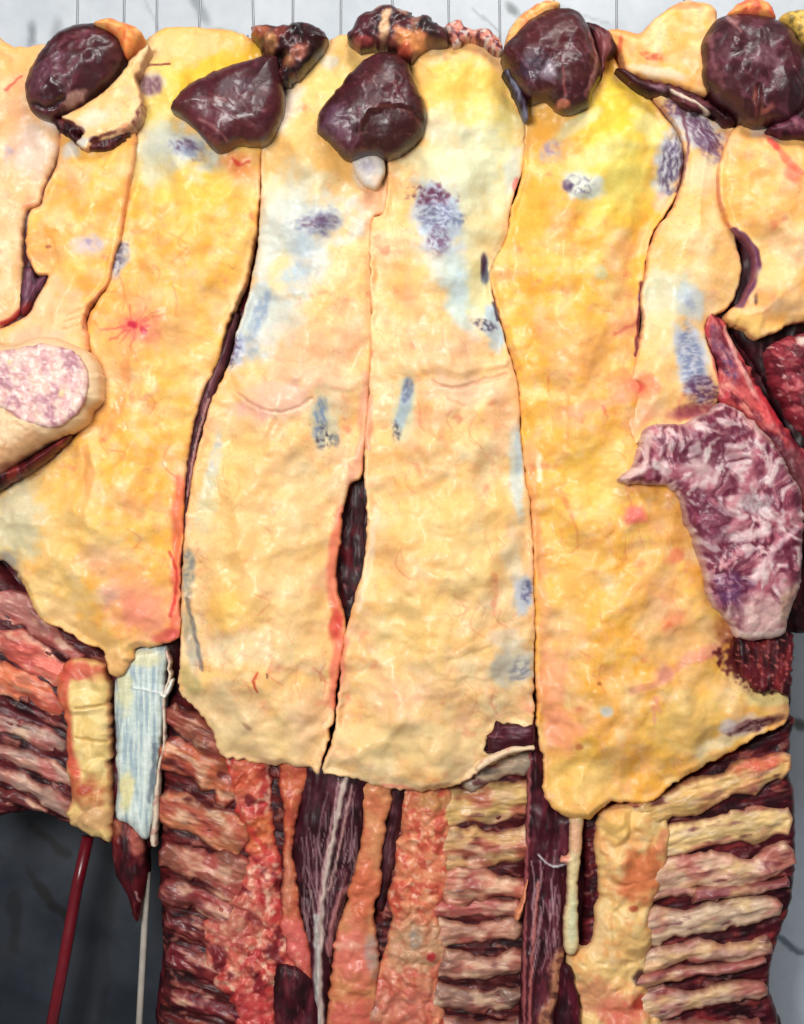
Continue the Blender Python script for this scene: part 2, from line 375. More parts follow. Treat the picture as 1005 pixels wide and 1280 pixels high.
panel = relief('wall_panel', M_WALL, [(-420, 860), (258, 860), (258, 1690), (-420, 1690)], -0.26, 0.0, 5, (38, 45, 55),
    [mottle((30, 36, 45), 90, 0.5, 0.2, 0.8), mottle((48, 56, 66), 60, 0.62, 0.15, 0.6),
     line([(38, 1030), (62, 1050), (84, 1068)], 8, (12, 14, 17), .9), line([(34, 1085), (50, 1110)], 5, (18, 20, 25), .7), line([(48, 1108), (66, 1130), (82, 1146)], 8, (12, 13, 16), .9),
     line([(18, 1120), (16, 1185)], 12, (20, 23, 28), .7), line([(140, 1110), (125, 1290)], 10, (24, 28, 34), .7), line([(213, 1160), (216, 1300)], 7, (70, 86, 98), .6)],
    step=3.0, thick=0.035, ragged=(0, 9), smooth=False)
tag(panel, kind='structure')

# ------------------------------------------------------------------ beef side A: left edge, with the sawn knob
GRP = 'beef sides hanging side by side from hooks'
A = thing('beef_side', 'narrow beef side at the left edge ending in a round sawn fat knob', 'beef side', 60, 560, 0.0, GRP)
relief('meat_wall', M_MEAT, [(-40, 110), (60, 96), (150, 96), (165, 180), (150, 320), (110, 420), (100, 540), (40, 600), (-40, 640)], 0.03, 0.02, 20, (70, 24, 30), meatops(), A, step=3, thick=0.14)
relief('fat_edge', M_FAT, [(-30, 62), (20, 60), (60, 57), (100, 60), (90, 120), (78, 150), (77, 178), (70, 205), (58, 228), (49, 256), (34, 266), (29, 300), (29, 345), (28, 388), (4, 408), (-30, 412)],
    0.055, 0.02, 14, (243, 208, 172), fat((243, 208, 172), (245, 214, 184), (244, 190, 150), 0.6) +
    [blob(15, 195, 10, 22, 10, (176, 164, 190), .6, .8, br=.6), blob(45, 190, 28, 40, 0, (232, 214, 208), .6), blob(20, 75, 40, 24, 0, (252, 190, 112), .8),
     line([(10, 115), (30, 98)], 3, RD, .6), line([(0, 407), (18, 398), (30, 386)], 5, (200, 70, 70), .9), blob(70, 150, 16, 20, 0, (226, 220, 226), .7)], A)
relief('fat_cover', M_FAT, [(78, 158), (100, 176), (118, 182), (142, 172), (166, 162), (170, 190), (166, 212), (158, 250), (152, 290), (140, 328), (137, 350), (130, 362), (114, 382), (106, 405), (112, 436),
    (80, 470), (40, 460), (-20, 440), (-20, 412), (8, 408), (36, 392), (47, 370), (60, 346), (44, 342), (34, 310), (37, 268), (50, 256), (59, 230), (72, 205)],
    0.07, 0.028, 24, Y1, fat(Y1, Y2, Y3, 0.8) +
    [blob(112, 308, 32, 14, -8, (214, 196, 200), .9, .7, br=.4), blob(118, 304, 16, 6, -8, (150, 130, 170), .7, .7, br=.8), blob(60, 400, 60, 60, 0, (246, 206, 162), .8), blob(40, 430, 50, 24, 0, (238, 190, 160), .7),
     line([(66, 300), (70, 330), (60, 345)], 6, (250, 180, 110), .6, h=-0.004), line([(128, 366), (112, 384), (106, 410)], 3, (120, 60, 60), .5, h=-0.005),
     line([(85, 396), (108, 384)], 2, (220, 160, 100), .5, h=-0.003), line([(84, 404), (106, 394)], 2, (220, 160, 100), .5, h=-0.003), line([(82, 413), (105, 405)], 2, (220, 160, 100), .5, h=-0.003),
     blob(90, 190, 16, 12, 20, (212, 208, 206), .8), blob(62, 310, 5, 3, 0, (120, 60, 60), .5)], A, edge=((214, 130, 92), 5, .5))
relief('torn_muscle', M_MEAT, [(30, 334), (44, 336), (48, 348), (60, 344), (52, 362), (42, 380), (30, 396), (24, 380), (28, 350)], 0.060, 0.014, 8, (70, 34, 46), meatops((120, 70, 92), DK) + [blob(35, 388, 10, 12, 0, RD, .5)], A)
SK = relief('sawn_knob', M_FAT, [(-30, 430), (10, 432), (55, 422), (92, 430), (116, 446), (127, 472), (126, 500), (113, 514), (108, 528), (84, 544), (54, 560), (22, 582), (-5, 600), (-30, 605)],
    0.10, 0.055, 26, (240, 204, 160), [mottle((248, 214, 172), 30, .55, .2, .8), bumps(40, .006), billow(18, .003), bumps(8, .0012),
     blob(35, 565, 70, 26, -18, (196, 146, 100), .75, .7), blob(20, 590, 50, 14, -25, (120, 50, 40), .8, .6),  # tan blob paints the knob's lower-left shading into its colour
     blob(118, 470, 10, 40, -8, (250, 222, 180), .8), blob(56, 560, 14, 5, -20, (250, 220, 190), .5)], A, edge=((226, 160, 110), 3, .25))
relief('cut_face', M_RIB, [(-30, 438), (10, 438), (50, 430), (84, 436), (104, 452), (110, 478), (104, 505), (88, 525), (66, 535), (30, 528), (0, 510), (-30, 500)],
    0.153, 0.006, 6, (232, 196, 178), [mottle((206, 140, 146), 22, .54, .12, .6), mottle((170, 108, 126), 20, .58, .16, .75, 1.5, 60, 8), mottle((246, 226, 212), 9, .62, .1, .7), bumps(14, .0018), blob(20, 450, 30, 14, 0, (236, 206, 190), .6)], SK, thick=0.02)
relief('bloody_rim', M_MEAT, [(-30, 584), (10, 582), (36, 574), (50, 565), (64, 556), (90, 543), (60, 575), (30, 595), (-30, 626)], 0.085, 0.03, 12, (96, 28, 30), meatops((150, 50, 44)), SK)
k1 = relief('muscle_knob', M_KNOB, [(32, 105), (40, 84), (58, 56), (84, 36), (118, 30), (145, 42), (158, 58), (158, 76), (146, 96), (124, 117), (100, 135), (80, 146), (64, 152), (46, 146), (36, 134), (33, 120)],
    0.10, 0.056, 54, (88, 28, 38), [mottle((58, 16, 26), 26, .52, .15, .8), mottle((122, 62, 74), 14, .64, .1, .7, 2, -50), blob(70, 88, 30, 18, -50, (140, 100, 122), .7, .7, br=.7, bs=(8, 5)), blob(52, 108, 14, 18, 20, (130, 84, 104), .7, br=.6),
     line([(118, 44), (80, 62)], 4, (206, 136, 140), .5, br=.7), blob(126, 80, 16, 40, 32, (74, 26, 34), .8, .5), blob(96, 128, 20, 8, -35, (196, 160, 140), .9, .5, .3, 10), blob(148, 66, 10, 22, 30, (110, 66, 62), .6),
     ] + fibres(44, 54, 116, 126, 12, 30, -48, (150, 98, 106), .4, 2.0, .0010, 9, 11) + [bumps(26, .007, 2), bumps(10, .0012), line([(36, 130), (66, 138), (84, 128)], 4, (48, 10, 20), .8, h=-.006)], A, edge=((50, 14, 20), 5, .6))
relief('fat_cap', M_FAT, [(118, 32), (135, 24), (152, 28), (178, 40), (172, 56), (158, 72), (146, 48)], 0.12, 0.03, 14, (250, 158, 84), [mottle((236, 108, 66), 12, .55, .15, .7), mottle((255, 204, 130), 14, .6, .15, .6), bumps(14, .005)], A)

# ------------------------------------------------------------------ beef side B
B = thing('beef_side', 'yellow beef side with a red star-shaped bruise, above pale ribs and a white tendon', 'beef side', 180, 1050, 0.0, GRP)
relief('meat_wall', M_MEAT, [(190, 80), (318, 80), (326, 240), (300, 400), (262, 480), (246, 560), (238, 700), (234, 800), (216, 860), (212, 905), (206, 1000), (190, 1060), (150, 1050), (120, 1040), (70, 1010), (-40, 985), (-40, 640), (90, 560), (110, 420)],
    -0.01, 0.02, 14, (66, 22, 28), meatops(), B, step=3, thick=0.10)
relief('fat_cover', M_FAT, [(172, 64), (200, 38), (236, 34), (275, 36), (306, 44), (330, 62), (345, 100), (352, 150), (328, 190), (326, 225), (323, 262), (318, 300), (309, 345), (297, 376), (286, 400), (280, 425), (271, 456), (255, 490), (245, 520), (237, 560),
    (232, 600), (230, 650), (227, 700), (225, 750), (225, 790), (214, 803), (190, 808), (172, 808), (166, 826), (150, 846), (136, 838), (128, 812), (106, 805), (85, 790), (55, 776), (42, 756), (34, 738), (20, 716), (5, 702), (-30, 690), (-30, 612),
    (10, 604), (60, 575), (104, 530), (112, 470), (108, 405), (132, 360), (150, 300), (160, 240), (167, 205), (170, 165), (176, 128), (170, 96)],
    0.05, 0.045, 40, (252, 196, 100), fat((253, 200, 106), (251, 214, 146), (253, 186, 92), tone=(1, .96, .80), veins=(120, 260, 260, 780)) +
    [blob(230, 60, 70, 30, 0, (247, 205, 140), .8), blob(270, 95, 90, 24, -25, (250, 196, 58), .85), blob(200, 140, 24, 70, 8, (240, 214, 112), .8), blob(205, 200, 34, 44, 0, (222, 222, 190), .8), blob(240, 230, 60, 60, 0, (252, 206, 84), .6),
     blob(196, 190, 40, 60, 10, (220, 222, 196), .8, .8), blob(190, 108, 22, 18, 0, (206, 196, 190), .8), blob(192, 110, 18, 14, 0, (128, 84, 104), .85, .5, br=.5, bs=(5, 5)),
     line([(170, 98), (184, 86), (214, 84)], 2.5, (120, 50, 50), .8, h=-.004)] + bluepatch(238, 190, 26, 18, 20, .85) +
    [blob(300, 205, 26, 18, 0, (250, 160, 92), .8), blob(298, 206, 8, 6, 0, (226, 84, 54), .8), line([(292, 200), (300, 208), (312, 204)], 2.5, (220, 70, 50), .7),
     blob(150, 325, 14, 26, 20, (190, 186, 190), .9, .5), blob(148, 322, 11, 24, 22, (84, 76, 100), .85, .6, .5, 8, br=.7, bs=(9, 4)),
     blob(176, 414, 72, 46, 0, (248, 172, 120), .7, .8), blob(174, 412, 34, 20, 15, (240, 128, 104), .75, .8)] +
    star(172, 410, 46, 30, 17, (212, 76, 84)) +
    [blob(170, 409, 9, 5, 30, (196, 40, 66), .9, wp=.6), blob(184, 416, 8, 4, 50, (204, 56, 76), .8, wp=.6), line([(166, 440), (158, 480), (140, 540)], 9, (250, 168, 100), .7, h=-.003), line([(108, 560), (114, 600), (104, 660)], 8, (236, 160, 90), .6, h=-.004),
     blob(250, 530, 10, 60, 10, (252, 208, 170), .8), blob(70, 660, 100, 60, 0, (244, 206, 130), .6), blob(25, 650, 40, 60, 0, (214, 208, 176), .8), blob(12, 700, 16, 14, 0, (120, 120, 130), .6),
     blob(140, 742, 20, 16, 0, (212, 216, 206), .9, .8), blob(165, 745, 52, 44, 30, (242, 158, 122), .75, .8), blob(182, 770, 44, 34, 0, (240, 140, 118), .7, .8), blob(130, 700, 30, 22, 0, (222, 168, 122), .6),
     line([(226, 600), (222, 680), (220, 790)], 12, (240, 108, 86), .7), line([(212, 690), (222, 720), (214, 770)], 3, (210, 50, 50), .7), blob(212, 795, 20, 12, 0, (214, 86, 90), .7),
     blob(80, 740, 60, 40, 20, (246, 214, 150), .6), blob(150, 826, 22, 22, 0, (240, 186, 120), .9, .6, h=.006), blob(105, 790, 60, 20, 20, (236, 190, 124), .7), blob(20, 722, 10, 10, 0, DK, .8, br=.7),
     blob(120, 480, 16, 40, 0, (252, 186, 150), .6), blob(235, 440, 40, 60, 0, (253, 206, 130), .5)], B, edge=((214, 120, 80), 3, .25))
relief('fat_flap', M_FAT, [(84, 142), (104, 132), (128, 116), (148, 96), (166, 72), (186, 56), (176, 90), (170, 98), (178, 126), (176, 146), (164, 162), (142, 172), (116, 180), (108, 188), (96, 178), (104, 166), (92, 158), (76, 148)],
    0.108, 0.010, 12, (238, 222, 182), fat((238, 222, 182), (236, 214, 160), (240, 210, 150), .45) +
    [line([(76, 152), (92, 156), (104, 166)], 4, (72, 20, 26), .9), line([(112, 176), (140, 168), (165, 158), (178, 130)], 3.5, (92, 34, 34), .8, br=.6), blob(118, 176, 8, 5, -20, (56, 14, 18), .9), blob(100, 178, 14, 10, 0, (196, 196, 192), .8), blob(120, 150, 30, 14, -20, (226, 222, 206), .6)], B, edge=((150, 84, 70), 3, .5))
relief('torn_edge', M_MEAT, [(62, 148), (84, 150), (108, 158), (96, 170), (112, 180), (140, 166), (168, 158), (150, 180), (122, 190), (100, 184), (78, 164)], 0.098, 0.012, 6, (60, 18, 24), meatops((110, 44, 44)), B, ragged=(3, 6))
k2 = relief('muscle_knob', M_KNOB, [(213, 132), (236, 106), (270, 89), (310, 76), (344, 70), (350, 90), (355, 130), (350, 152), (340, 170), (325, 178), (300, 178), (275, 187), (262, 181), (245, 162), (226, 146)],
    0.11, 0.04, 40, (98, 34, 44), [mottle((70, 20, 30), 34, .5, .18, .8), blob(262, 150, 36, 24, 20, (124, 54, 66), .7), blob(300, 112, 26, 16, -10, (84, 48, 66), .8, br=.5), mottle((150, 88, 92), 12, .7, .08, .5, 2, 30),
     line([(250, 152), (270, 164), (285, 178)], 3, (196, 130, 120), .6, br=.5), line([(262, 122), (285, 132)], 2.5, (190, 120, 100), .5, br=.5), ] + fibres(235, 114, 315, 166, 7, 30, 25, (150, 98, 106), .4, 2.0, .0010, 9, 12) + [blob(335, 95, 18, 26, 0, (58, 18, 26), .7), bumps(40, .006, 2), bumps(12, .001)], B, edge=((60, 18, 24), 5, .7))
# ribs of side B, lower left
relief('rib_wall', M_MEAT, [(-40, 690), (34, 735), (85, 780), (132, 806), (142, 845), (142, 950), (141, 1010), (136, 1052), (120, 1046), (80, 1026), (40, 1010), (-40, 995)], -0.0, 0.03, 16, (78, 24, 30), meatops((112, 42, 46), DK, 25) + [mottle((186, 116, 96), 12, .66, .1, .6, 2.2, 25, 4, .003)], B, thick=0.06)
RB = [([(-30, 752), (20, 760), (60, 790), (100, 826)], [30, 32, 26, 16], (190, 122, 112)), ([(-30, 792), (20, 806), (60, 836), (90, 850)], [34, 32, 30, 24], (236, 122, 104)),
      ([(-30, 842), (10, 850), (44, 862), (76, 892)], [30, 30, 34, 22], (236, 130, 92)), ([(-30, 900), (10, 906), (48, 920), (84, 934)], [20, 20, 22, 18], (176, 140, 128)),
      ([(-30, 928), (20, 944), (60, 960), (96, 976)], [16, 18, 20, 16], (192, 156, 140)), ([(-30, 958), (20, 974), (70, 1000), (108, 1026)], [18, 18, 20, 16], (184, 146, 132)),
      ([(-30, 984), (20, 996), (60, 1012)], [12, 12, 10], (110, 50, 50))]
for pts, wd, c in RB:
    strip('rib', M_RIB, pts, wd, 0.027, 0.026, c, [mottle(tuple(np.array(c) * .72), 18, .58, .12, .7, 2.5, 25), mottle((236, 190, 160), 12, .66, .1, .6, 3, 25), bumps(40, .010, 2), grain(10, .005, 4, 25), grain(4, .0016, 5, 25), mottle((168, 62, 60), 30, .6, .14, .6, 1.6, 25), mottle((240, 206, 170), 20, .66, .12, .6, 1.8, 25)], B, edge=((110, 40, 40), 5, .6))
relief('fat_ridge', M_FAT, [(78, 834), (94, 824), (128, 826), (138, 850), (136, 900), (140, 960), (141, 1010), (138, 1050), (120, 1046), (84, 1026), (90, 990), (84, 950), (84, 910), (72, 870)],
    0.035, 0.026, 18, (240, 206, 132), [cells(36, .010), bumps(26, .004, 2), bumps(8, .0006), mottle((248, 222, 160), 20, .56, .15, .7), line([(84, 822), (80, 870), (88, 930), (96, 985)], 13, (216, 86, 66), .9, br=.2), blob(104, 838, 34, 14, 0, (206, 84, 70), .8),
     blob(112, 990, 34, 26, 0, (204, 124, 80), .9, br=.4), blob(118, 1022, 30, 20, 0, (212, 164, 112), .9), blob(110, 985, 12, 8, 0, (170, 60, 40), .7), blob(74, 1010, 16, 12, 0, (70, 40, 36), .8, br=.5),
     line([(98, 884), (134, 880)], 2.5, (200, 160, 90), .6, h=-.006), line([(98, 920), (136, 926)], 2.5, (200, 160, 90), .6, h=-.006)], B, edge=((196, 110, 70), 5, .6), ragged=(3.5, 12))
relief('tendon', M_RIB, [(150, 832), (166, 812), (208, 808), (206, 850), (207, 880), (201, 930), (196, 985), (191, 1030), (182, 1048), (160, 1030), (146, 1022), (147, 970), (144, 910), (144, 860)],
    0.03, 0.02, 14, (206, 220, 214), [mottle((150, 172, 184), 6, .54, .1, .75, 12, 90, h=-.0015), mottle((232, 240, 232), 5, .6, .08, .7, 14, 90, h=.001), blob(160, 985, 11, 30, 0, (230, 218, 158), .9), blob(158, 860, 12, 34, 0, (222, 218, 170), .8),
     blob(180, 822, 30, 12, 0, (228, 222, 176), .8), line([(170, 858), (208, 866)], 1.8, (240, 244, 240), .8, h=.002), line([(196, 930), (188, 1000)], 4, (90, 100, 116), .6)], B, edge=((120, 120, 120), 3, .25))
strip('sinew', M_FAT, [(209, 812), (212, 842), (206, 872), (204, 930), (196, 985), (192, 1058)], [3, 4, 3, 4, 7, 7], 0.04, 0.008, (226, 206, 184), [mottle((180, 120, 110), 12, .6, .1, .6)], B)
strip('sinew', M_FAT, [(214, 850), (207, 872), (200, 868)], [3, 5, 3], 0.05, 0.006, (238, 238, 228), [], B)
relief('meat_tip', M_MEAT, [(139, 1022), (150, 1018), (168, 1028), (182, 1046), (184, 1090), (179, 1125), (172, 1152), (156, 1112), (143, 1082)], 0.02, 0.035, 20, (84, 20, 28), meatops((110, 30, 34)) + [blob(172, 1046, 10, 30, -15, (206, 120, 100), .8, br=.3), blob(148, 1032, 12, 16, 0, (200, 120, 80), .7, br=.3), line([(172, 1110), (176, 1124)], 2, (220, 170, 160), .7)], B)

# ------------------------------------------------------------------ beef side C (left of the middle seam)
Cc = thing('beef_side', 'beef side left of the middle seam, blue patches down its edge, orange ribs below', 'beef side', 340, 1270, 0.0, GRP)
relief('meat_wall', M_MEAT, [(340, 130), (470, 95), (480, 250), (470, 400), (466, 600), (470, 780), (420, 900), (410, 960), (400, 1180), (400, 1310), (212, 1310), (204, 1180), (206, 1000), (214, 880), (222, 800), (228, 640), (240, 540), (276, 430), (310, 340), (326, 220)],
    -0.015, 0.025, 14, (46, 10, 18), meatops() , Cc, step=3, thick=0.10)
strip('muscle_strip', M_MEAT, [(296, 392), (282, 436), (262, 490), (246, 548), (236, 610), (231, 680), (230, 720)], [4, 15, 15, 15, 12, 9, 5], 0.035, 0.014, (74, 34, 42), meatops((120, 74, 80), DK, 108) + [line([(262, 500), (246, 556), (236, 620)], 2, (216, 160, 150), .8, h=.002)], Cc)
relief('fat_cover', M_FAT, [(326, 196), (330, 160), (346, 116), (372, 84), (396, 66), (416, 48), (442, 44), (478, 46), (486, 110), (486, 200), (484, 262), (468, 272), (465, 300), (465, 380), (467, 420), (463, 470), (460, 520), (456, 560), (452, 596),
    (438, 606), (430, 632), (424, 680), (419, 725), (427, 760), (432, 790), (428, 820), (421, 856), (418, 895), (411, 922), (404, 946), (398, 966), (378, 957), (340, 955), (300, 950), (280, 946), (271, 930), (264, 910), (250, 892), (236, 876), (224, 862),
    (226, 800), (229, 700), (234, 640), (243, 585), (252, 545), (264, 500), (278, 476), (288, 450), (298, 410), (310, 372), (320, 320), (326, 250)],
    0.052, 0.05, 46, (251, 212, 134), fat((252, 213, 146), (250, 222, 170), (251, 202, 124), tone=(1, .98, .96), veins=(240, 430, 450, 900)) +
    [blob(420, 100, 70, 50, -20, (250, 208, 120), .7), blob(370, 200, 60, 60, 20, (248, 196, 112), .6), blob(425, 200, 60, 30, 0, (251, 188, 96), .7), blob(350, 140, 26, 50, 25, (236, 220, 210), .7), blob(415, 80, 16, 12, 0, (212, 210, 206), .7),
     blob(458, 214, 22, 24, -10, (216, 206, 196), .95, .4, .2), blob(458, 212, 12, 12, 0, (172, 168, 180), .7), blob(470, 250, 24, 24, 0, (250, 180, 140), .7), line([(483, 200), (486, 262)], 2.5, (232, 150, 110), .6, h=-.004)] +
    [blob(366, 250, 56, 70, 16, (232, 224, 188), .8, .9), blob(352, 300, 54, 96, 16, (218, 221, 208), .95, .75), blob(330, 395, 52, 76, 28, (208, 217, 214), .95, .7), blob(352, 345, 18, 34, 14, (240, 212, 150), .8), blob(392, 330, 26, 40, 20, (212, 220, 218), .8, .8), blob(360, 400, 30, 34, 30, (222, 222, 200), .6)] +
    bluepatch(398, 282, 36, 20, -12, .75) + [blob(380, 310, 20, 18, 0, (190, 205, 214), .8), blob(370, 345, 26, 18, -10, (186, 206, 220), .8, br=.4), blob(325, 395, 12, 34, 20, (150, 168, 192), .8, br=.6, bs=(5, 9)), blob(296, 440, 16, 24, 20, (196, 202, 216), .9),
     blob(290, 442, 12, 26, 18, (74, 58, 96), .85, br=.9, bs=(4, 5)), blob(312, 430, 16, 20, 0, (160, 174, 194), .6, br=.7),
     blob(345, 500, 66, 30, -10, (244, 194, 168), .85), blob(320, 515, 24, 14, 20, (238, 172, 160), .6), line([(298, 492), (326, 512), (360, 516), (392, 500)], 3, (232, 176, 150), .6, h=-.005), line([(340, 470), (392, 468), (440, 480)], 14, (250, 200, 160), .5, h=.006), line([(345, 530), (330, 560)], 6, (226, 160, 110), .4, h=-.004),
     blob(405, 528, 20, 42, 0, (224, 218, 186), .9), blob(402, 528, 10, 34, 4, (128, 150, 180), .9, br=.6, bs=(4, 9)), blob(405, 548, 12, 16, 0, (60, 52, 70), .8, br=1, bs=(4, 6), bt=.58), blob(418, 550, 8, 10, 0, (90, 100, 110), .6, br=.8),
     blob(440, 420, 24, 40, 0, (248, 186, 150), .5), blob(268, 580, 10, 44, 10, (176, 196, 214), .8, br=.4), blob(262, 620, 14, 50, 8, (210, 218, 196), .7), blob(236, 720, 10, 40, 0, (120, 128, 132), .8, br=.5), blob(240, 800, 12, 50, -12, (170, 166, 150), .8, br=.3), line([(234, 750), (246, 800), (254, 836)], 4, (90, 90, 96), .6, h=-.004),
     blob(240, 850, 14, 24, -20, (196, 182, 120), .7), blob(380, 440, 60, 50, 0, (247, 190, 154), .6, .9), blob(330, 620, 40, 70, 10, (249, 200, 156), .6, .9), blob(300, 650, 60, 160, 0, (250, 208, 124), .4), blob(370, 700, 40, 160, 0, (247, 210, 142), .5), blob(285, 760, 34, 34, 0, (250, 198, 96), .6),
     line([(456, 470), (452, 560), (440, 600)], 9, (244, 170, 140), .7), line([(428, 640), (418, 720), (424, 790), (418, 880)], 11, (238, 120, 96), .75), blob(420, 780, 10, 26, 5, (214, 60, 50), .7), line([(325, 838), (320, 848), (324, 862)], 2.5, (206, 70, 40), .8), line([(336, 840), (337, 844)], 2, (80, 50, 40), .7),
     blob(330, 920, 90, 36, 5, (238, 208, 150), .7), blob(290, 890, 40, 44, 0, (236, 206, 156), .7), line([(270, 940), (330, 948), (396, 962)], 6, (230, 190, 140), .7), blob(385, 900, 30, 50, 0, (246, 196, 150), .5), blob(310, 905, 8, 3, 40, (150, 100, 80), .5)], Cc, edge=((224, 150, 104), 3, .25))
relief('torn_muscle', M_KNOB, [(312, 36), (332, 30), (350, 34), (372, 29), (398, 36), (411, 48), (404, 66), (386, 86), (356, 110), (346, 100), (352, 74), (332, 68), (318, 52)], 0.09, 0.04, 18, (58, 20, 24),
    [mottle((92, 40, 40), 14, .52, .14, .8), mottle((24, 8, 12), 16, .55, .1, .85), bumps(16, .010, 2), bumps(7, .0016), blob(326, 44, 16, 12, 0, (196, 104, 66), .85, br=.4), blob(340, 58, 10, 16, 10, (222, 158, 100), .85, br=.3), blob(376, 70, 14, 12, -30, (206, 128, 104), .85, br=.3), blob(362, 82, 10, 10, 0, (210, 140, 90), .7), blob(352, 46, 9, 12, 0, (150, 70, 56), .7), blob(392, 50, 18, 14, 0, (44, 14, 18), .9), blob(386, 82, 18, 8, -40, (26, 10, 14), .9)], Cc, ragged=(3, 7))
k3 = relief('muscle_knob', M_KNOB, [(396, 152), (402, 136), (420, 114), (440, 90), (460, 73), (482, 66), (505, 74), (516, 96), (526, 120), (532, 142), (528, 166), (514, 182), (486, 196), (464, 192), (436, 198), (416, 184), (400, 170)],
    0.115, 0.052, 48, (84, 28, 36), [mottle((62, 16, 26), 30, .5, .16, .8), blob(420, 158, 26, 28, 10, (116, 82, 108), .85, .6, br=.6, bs=(7, 5)), blob(430, 176, 18, 16, 20, (140, 96, 116), .7, br=.6, bs=(6, 4)), blob(492, 168, 40, 28, -6, (66, 16, 18), 1, .2, .1, 14, h=-.010),  # purple-grey blobs at lower left paint a sheen into the colour
     line([(450, 144), (480, 140), (512, 146), (526, 160)], 2.5, (150, 90, 80), .6, br=.4), line([(450, 144), (450, 170), (440, 192)], 2.5, (140, 96, 110), .6), blob(478, 104, 34, 16, 8, (150, 80, 80), .55, br=1, bs=(12, 2.5), bt=.56), mottle((160, 110, 112), 7, .74, .06, .5), bumps(36, .006, 2), bumps(10, .001)] + fibres(452, 84, 508, 116, 8, 30, 75, (150, 98, 106), .4, 2.0, .0010, 9, 13) + [], Cc, edge=((50, 14, 20), 5, .6))
relief('gland', M_FAT, [(440, 194), (456, 188), (474, 194), (482, 208), (478, 224), (470, 236), (456, 232), (444, 216)], 0.085, 0.014, 14, (222, 212, 200), [blob(460, 210, 12, 13, 0, (178, 172, 182), .8, .8), bumps(14, .003, 2), blob(472, 226, 8, 10, 0, (240, 206, 180), .7)], Cc, edge=((240, 206, 160), 4, .6), thick=.03)
# ribs under side C
relief('rib_wall', M_MEAT, [(216, 868), (250, 880), (280, 930), (350, 940), (392, 950), (392, 1310), (214, 1310), (206, 1200), (201, 1100), (204, 1000), (208, 930)], 0.0, 0.03, 24, (72, 20, 24), meatops((120, 40, 40), DK, 20) + [mottle((186, 116, 96), 12, .66, .1, .6, 2.2, 20, 4, .003)], Cc, thick=0.06)
RC = [([(212, 888), (246, 908), (284, 948)], [24, 34, 24], (160, 88, 70)), ([(206, 940), (250, 958), (296, 984)], [34, 38, 28], (196, 104, 70)), ([(203, 1008), (250, 1026), (304, 1050)], [36, 40, 30], (208, 128, 90)),
      ([(203, 1072), (250, 1086), (310, 1104)], [30, 38, 32], (172, 100, 82)), ([(202, 1112), (250, 1128), (310, 1150)], [24, 26, 26], (140, 68, 64)), ([(206, 1152), (250, 1166), (300, 1186)], [22, 24, 20], (122, 46, 48)),
      ([(210, 1196), (250, 1208), (300, 1226)], [20, 22, 20], (116, 32, 40)), ([(214, 1244), (260, 1256), (310, 1270)], [20, 22, 20], (108, 26, 38))]
for pts, wd, c in RC:
    wd = wd[:-1] + [wd[-1] * 1.4]; pts = [(x, y + 4 * math.sin(x * .05 + y * .3)) for x, y in pts]
    strip('rib', M_RIB, pts, wd, 0.029, 0.028, c, [mottle(tuple(np.array(c) * .66), 20, .58, .12, .7, 3, 25), mottle((222, 168, 138), 13, .64, .1, .6, 2.5, 25), mottle((70, 20, 28), 16, .7, .08, .7, 3, 25), bumps(40, .010, 2), grain(10, .005, 4, 22), grain(4, .0016, 5, 22), mottle((168, 62, 60), 30, .6, .14, .6, 1.6, 22), mottle((240, 206, 170), 20, .66, .12, .6, 1.8, 22)], Cc, ragged=(2.4, 8), edge=((80, 28, 28), 6, .6))
relief('fat_ridge', M_RIB, [(284, 940), (338, 948), (338, 1000), (346, 1050), (352, 1080), (352, 1130), (370, 1190), (386, 1226), (360, 1216), (346, 1250), (352, 1310), (306, 1310), (290, 1250), (270, 1230), (256, 1150), (298, 1110), (308, 1050), (290, 1000)],
    0.032, 0.022, 30, (212, 104, 88), [mottle((230, 146, 120), 18, .54, .14, .8), mottle((184, 50, 52), 20, .55, .12, .8), mottle((244, 196, 166), 11, .62, .1, .8), mottle((104, 22, 32), 24, .64, .1, .8), cells(30, .010), cells(15, .003), bumps(22, .006, 2), bumps(7, .0008),
     blob(325, 1040, 30, 30, 0, (216, 112, 60), .8, br=.3), blob(310, 970, 24, 30, 0, (206, 96, 62), .7), blob(290, 1150, 40, 34, 0, (190, 120, 98), .7, br=.4), line([(284, 960), (286, 1000), (300, 1020), (340, 1070)], 6, (206, 50, 50), .6), blob(320, 1260, 34, 40, 0, (196, 52, 58), .7, br=.3)], Cc, ragged=(5, 12), edge=((150, 50, 50), 5, .35))
relief('rib_pillar', M_RIB, [(350, 950), (384, 958), (374, 1010), (366, 1060), (374, 1120), (386, 1180), (390, 1226), (366, 1204), (350, 1160), (354, 1080), (356, 1040)], 0.042, 0.014, 16, (206, 108, 72), [mottle((190, 76, 60), 18, .52, .15, .7), blob(370, 1180, 24, 50, -10, (226, 108, 104), .8), blob(360, 1100, 12, 50, 0, (212, 140, 110), .7), bumps(30, .006, 2), cells(18, .002), mottle((246, 190, 150), 8, .7, .08, .5)], Cc, edge=((130, 40, 36), 4, .5), ragged=(3, 10))
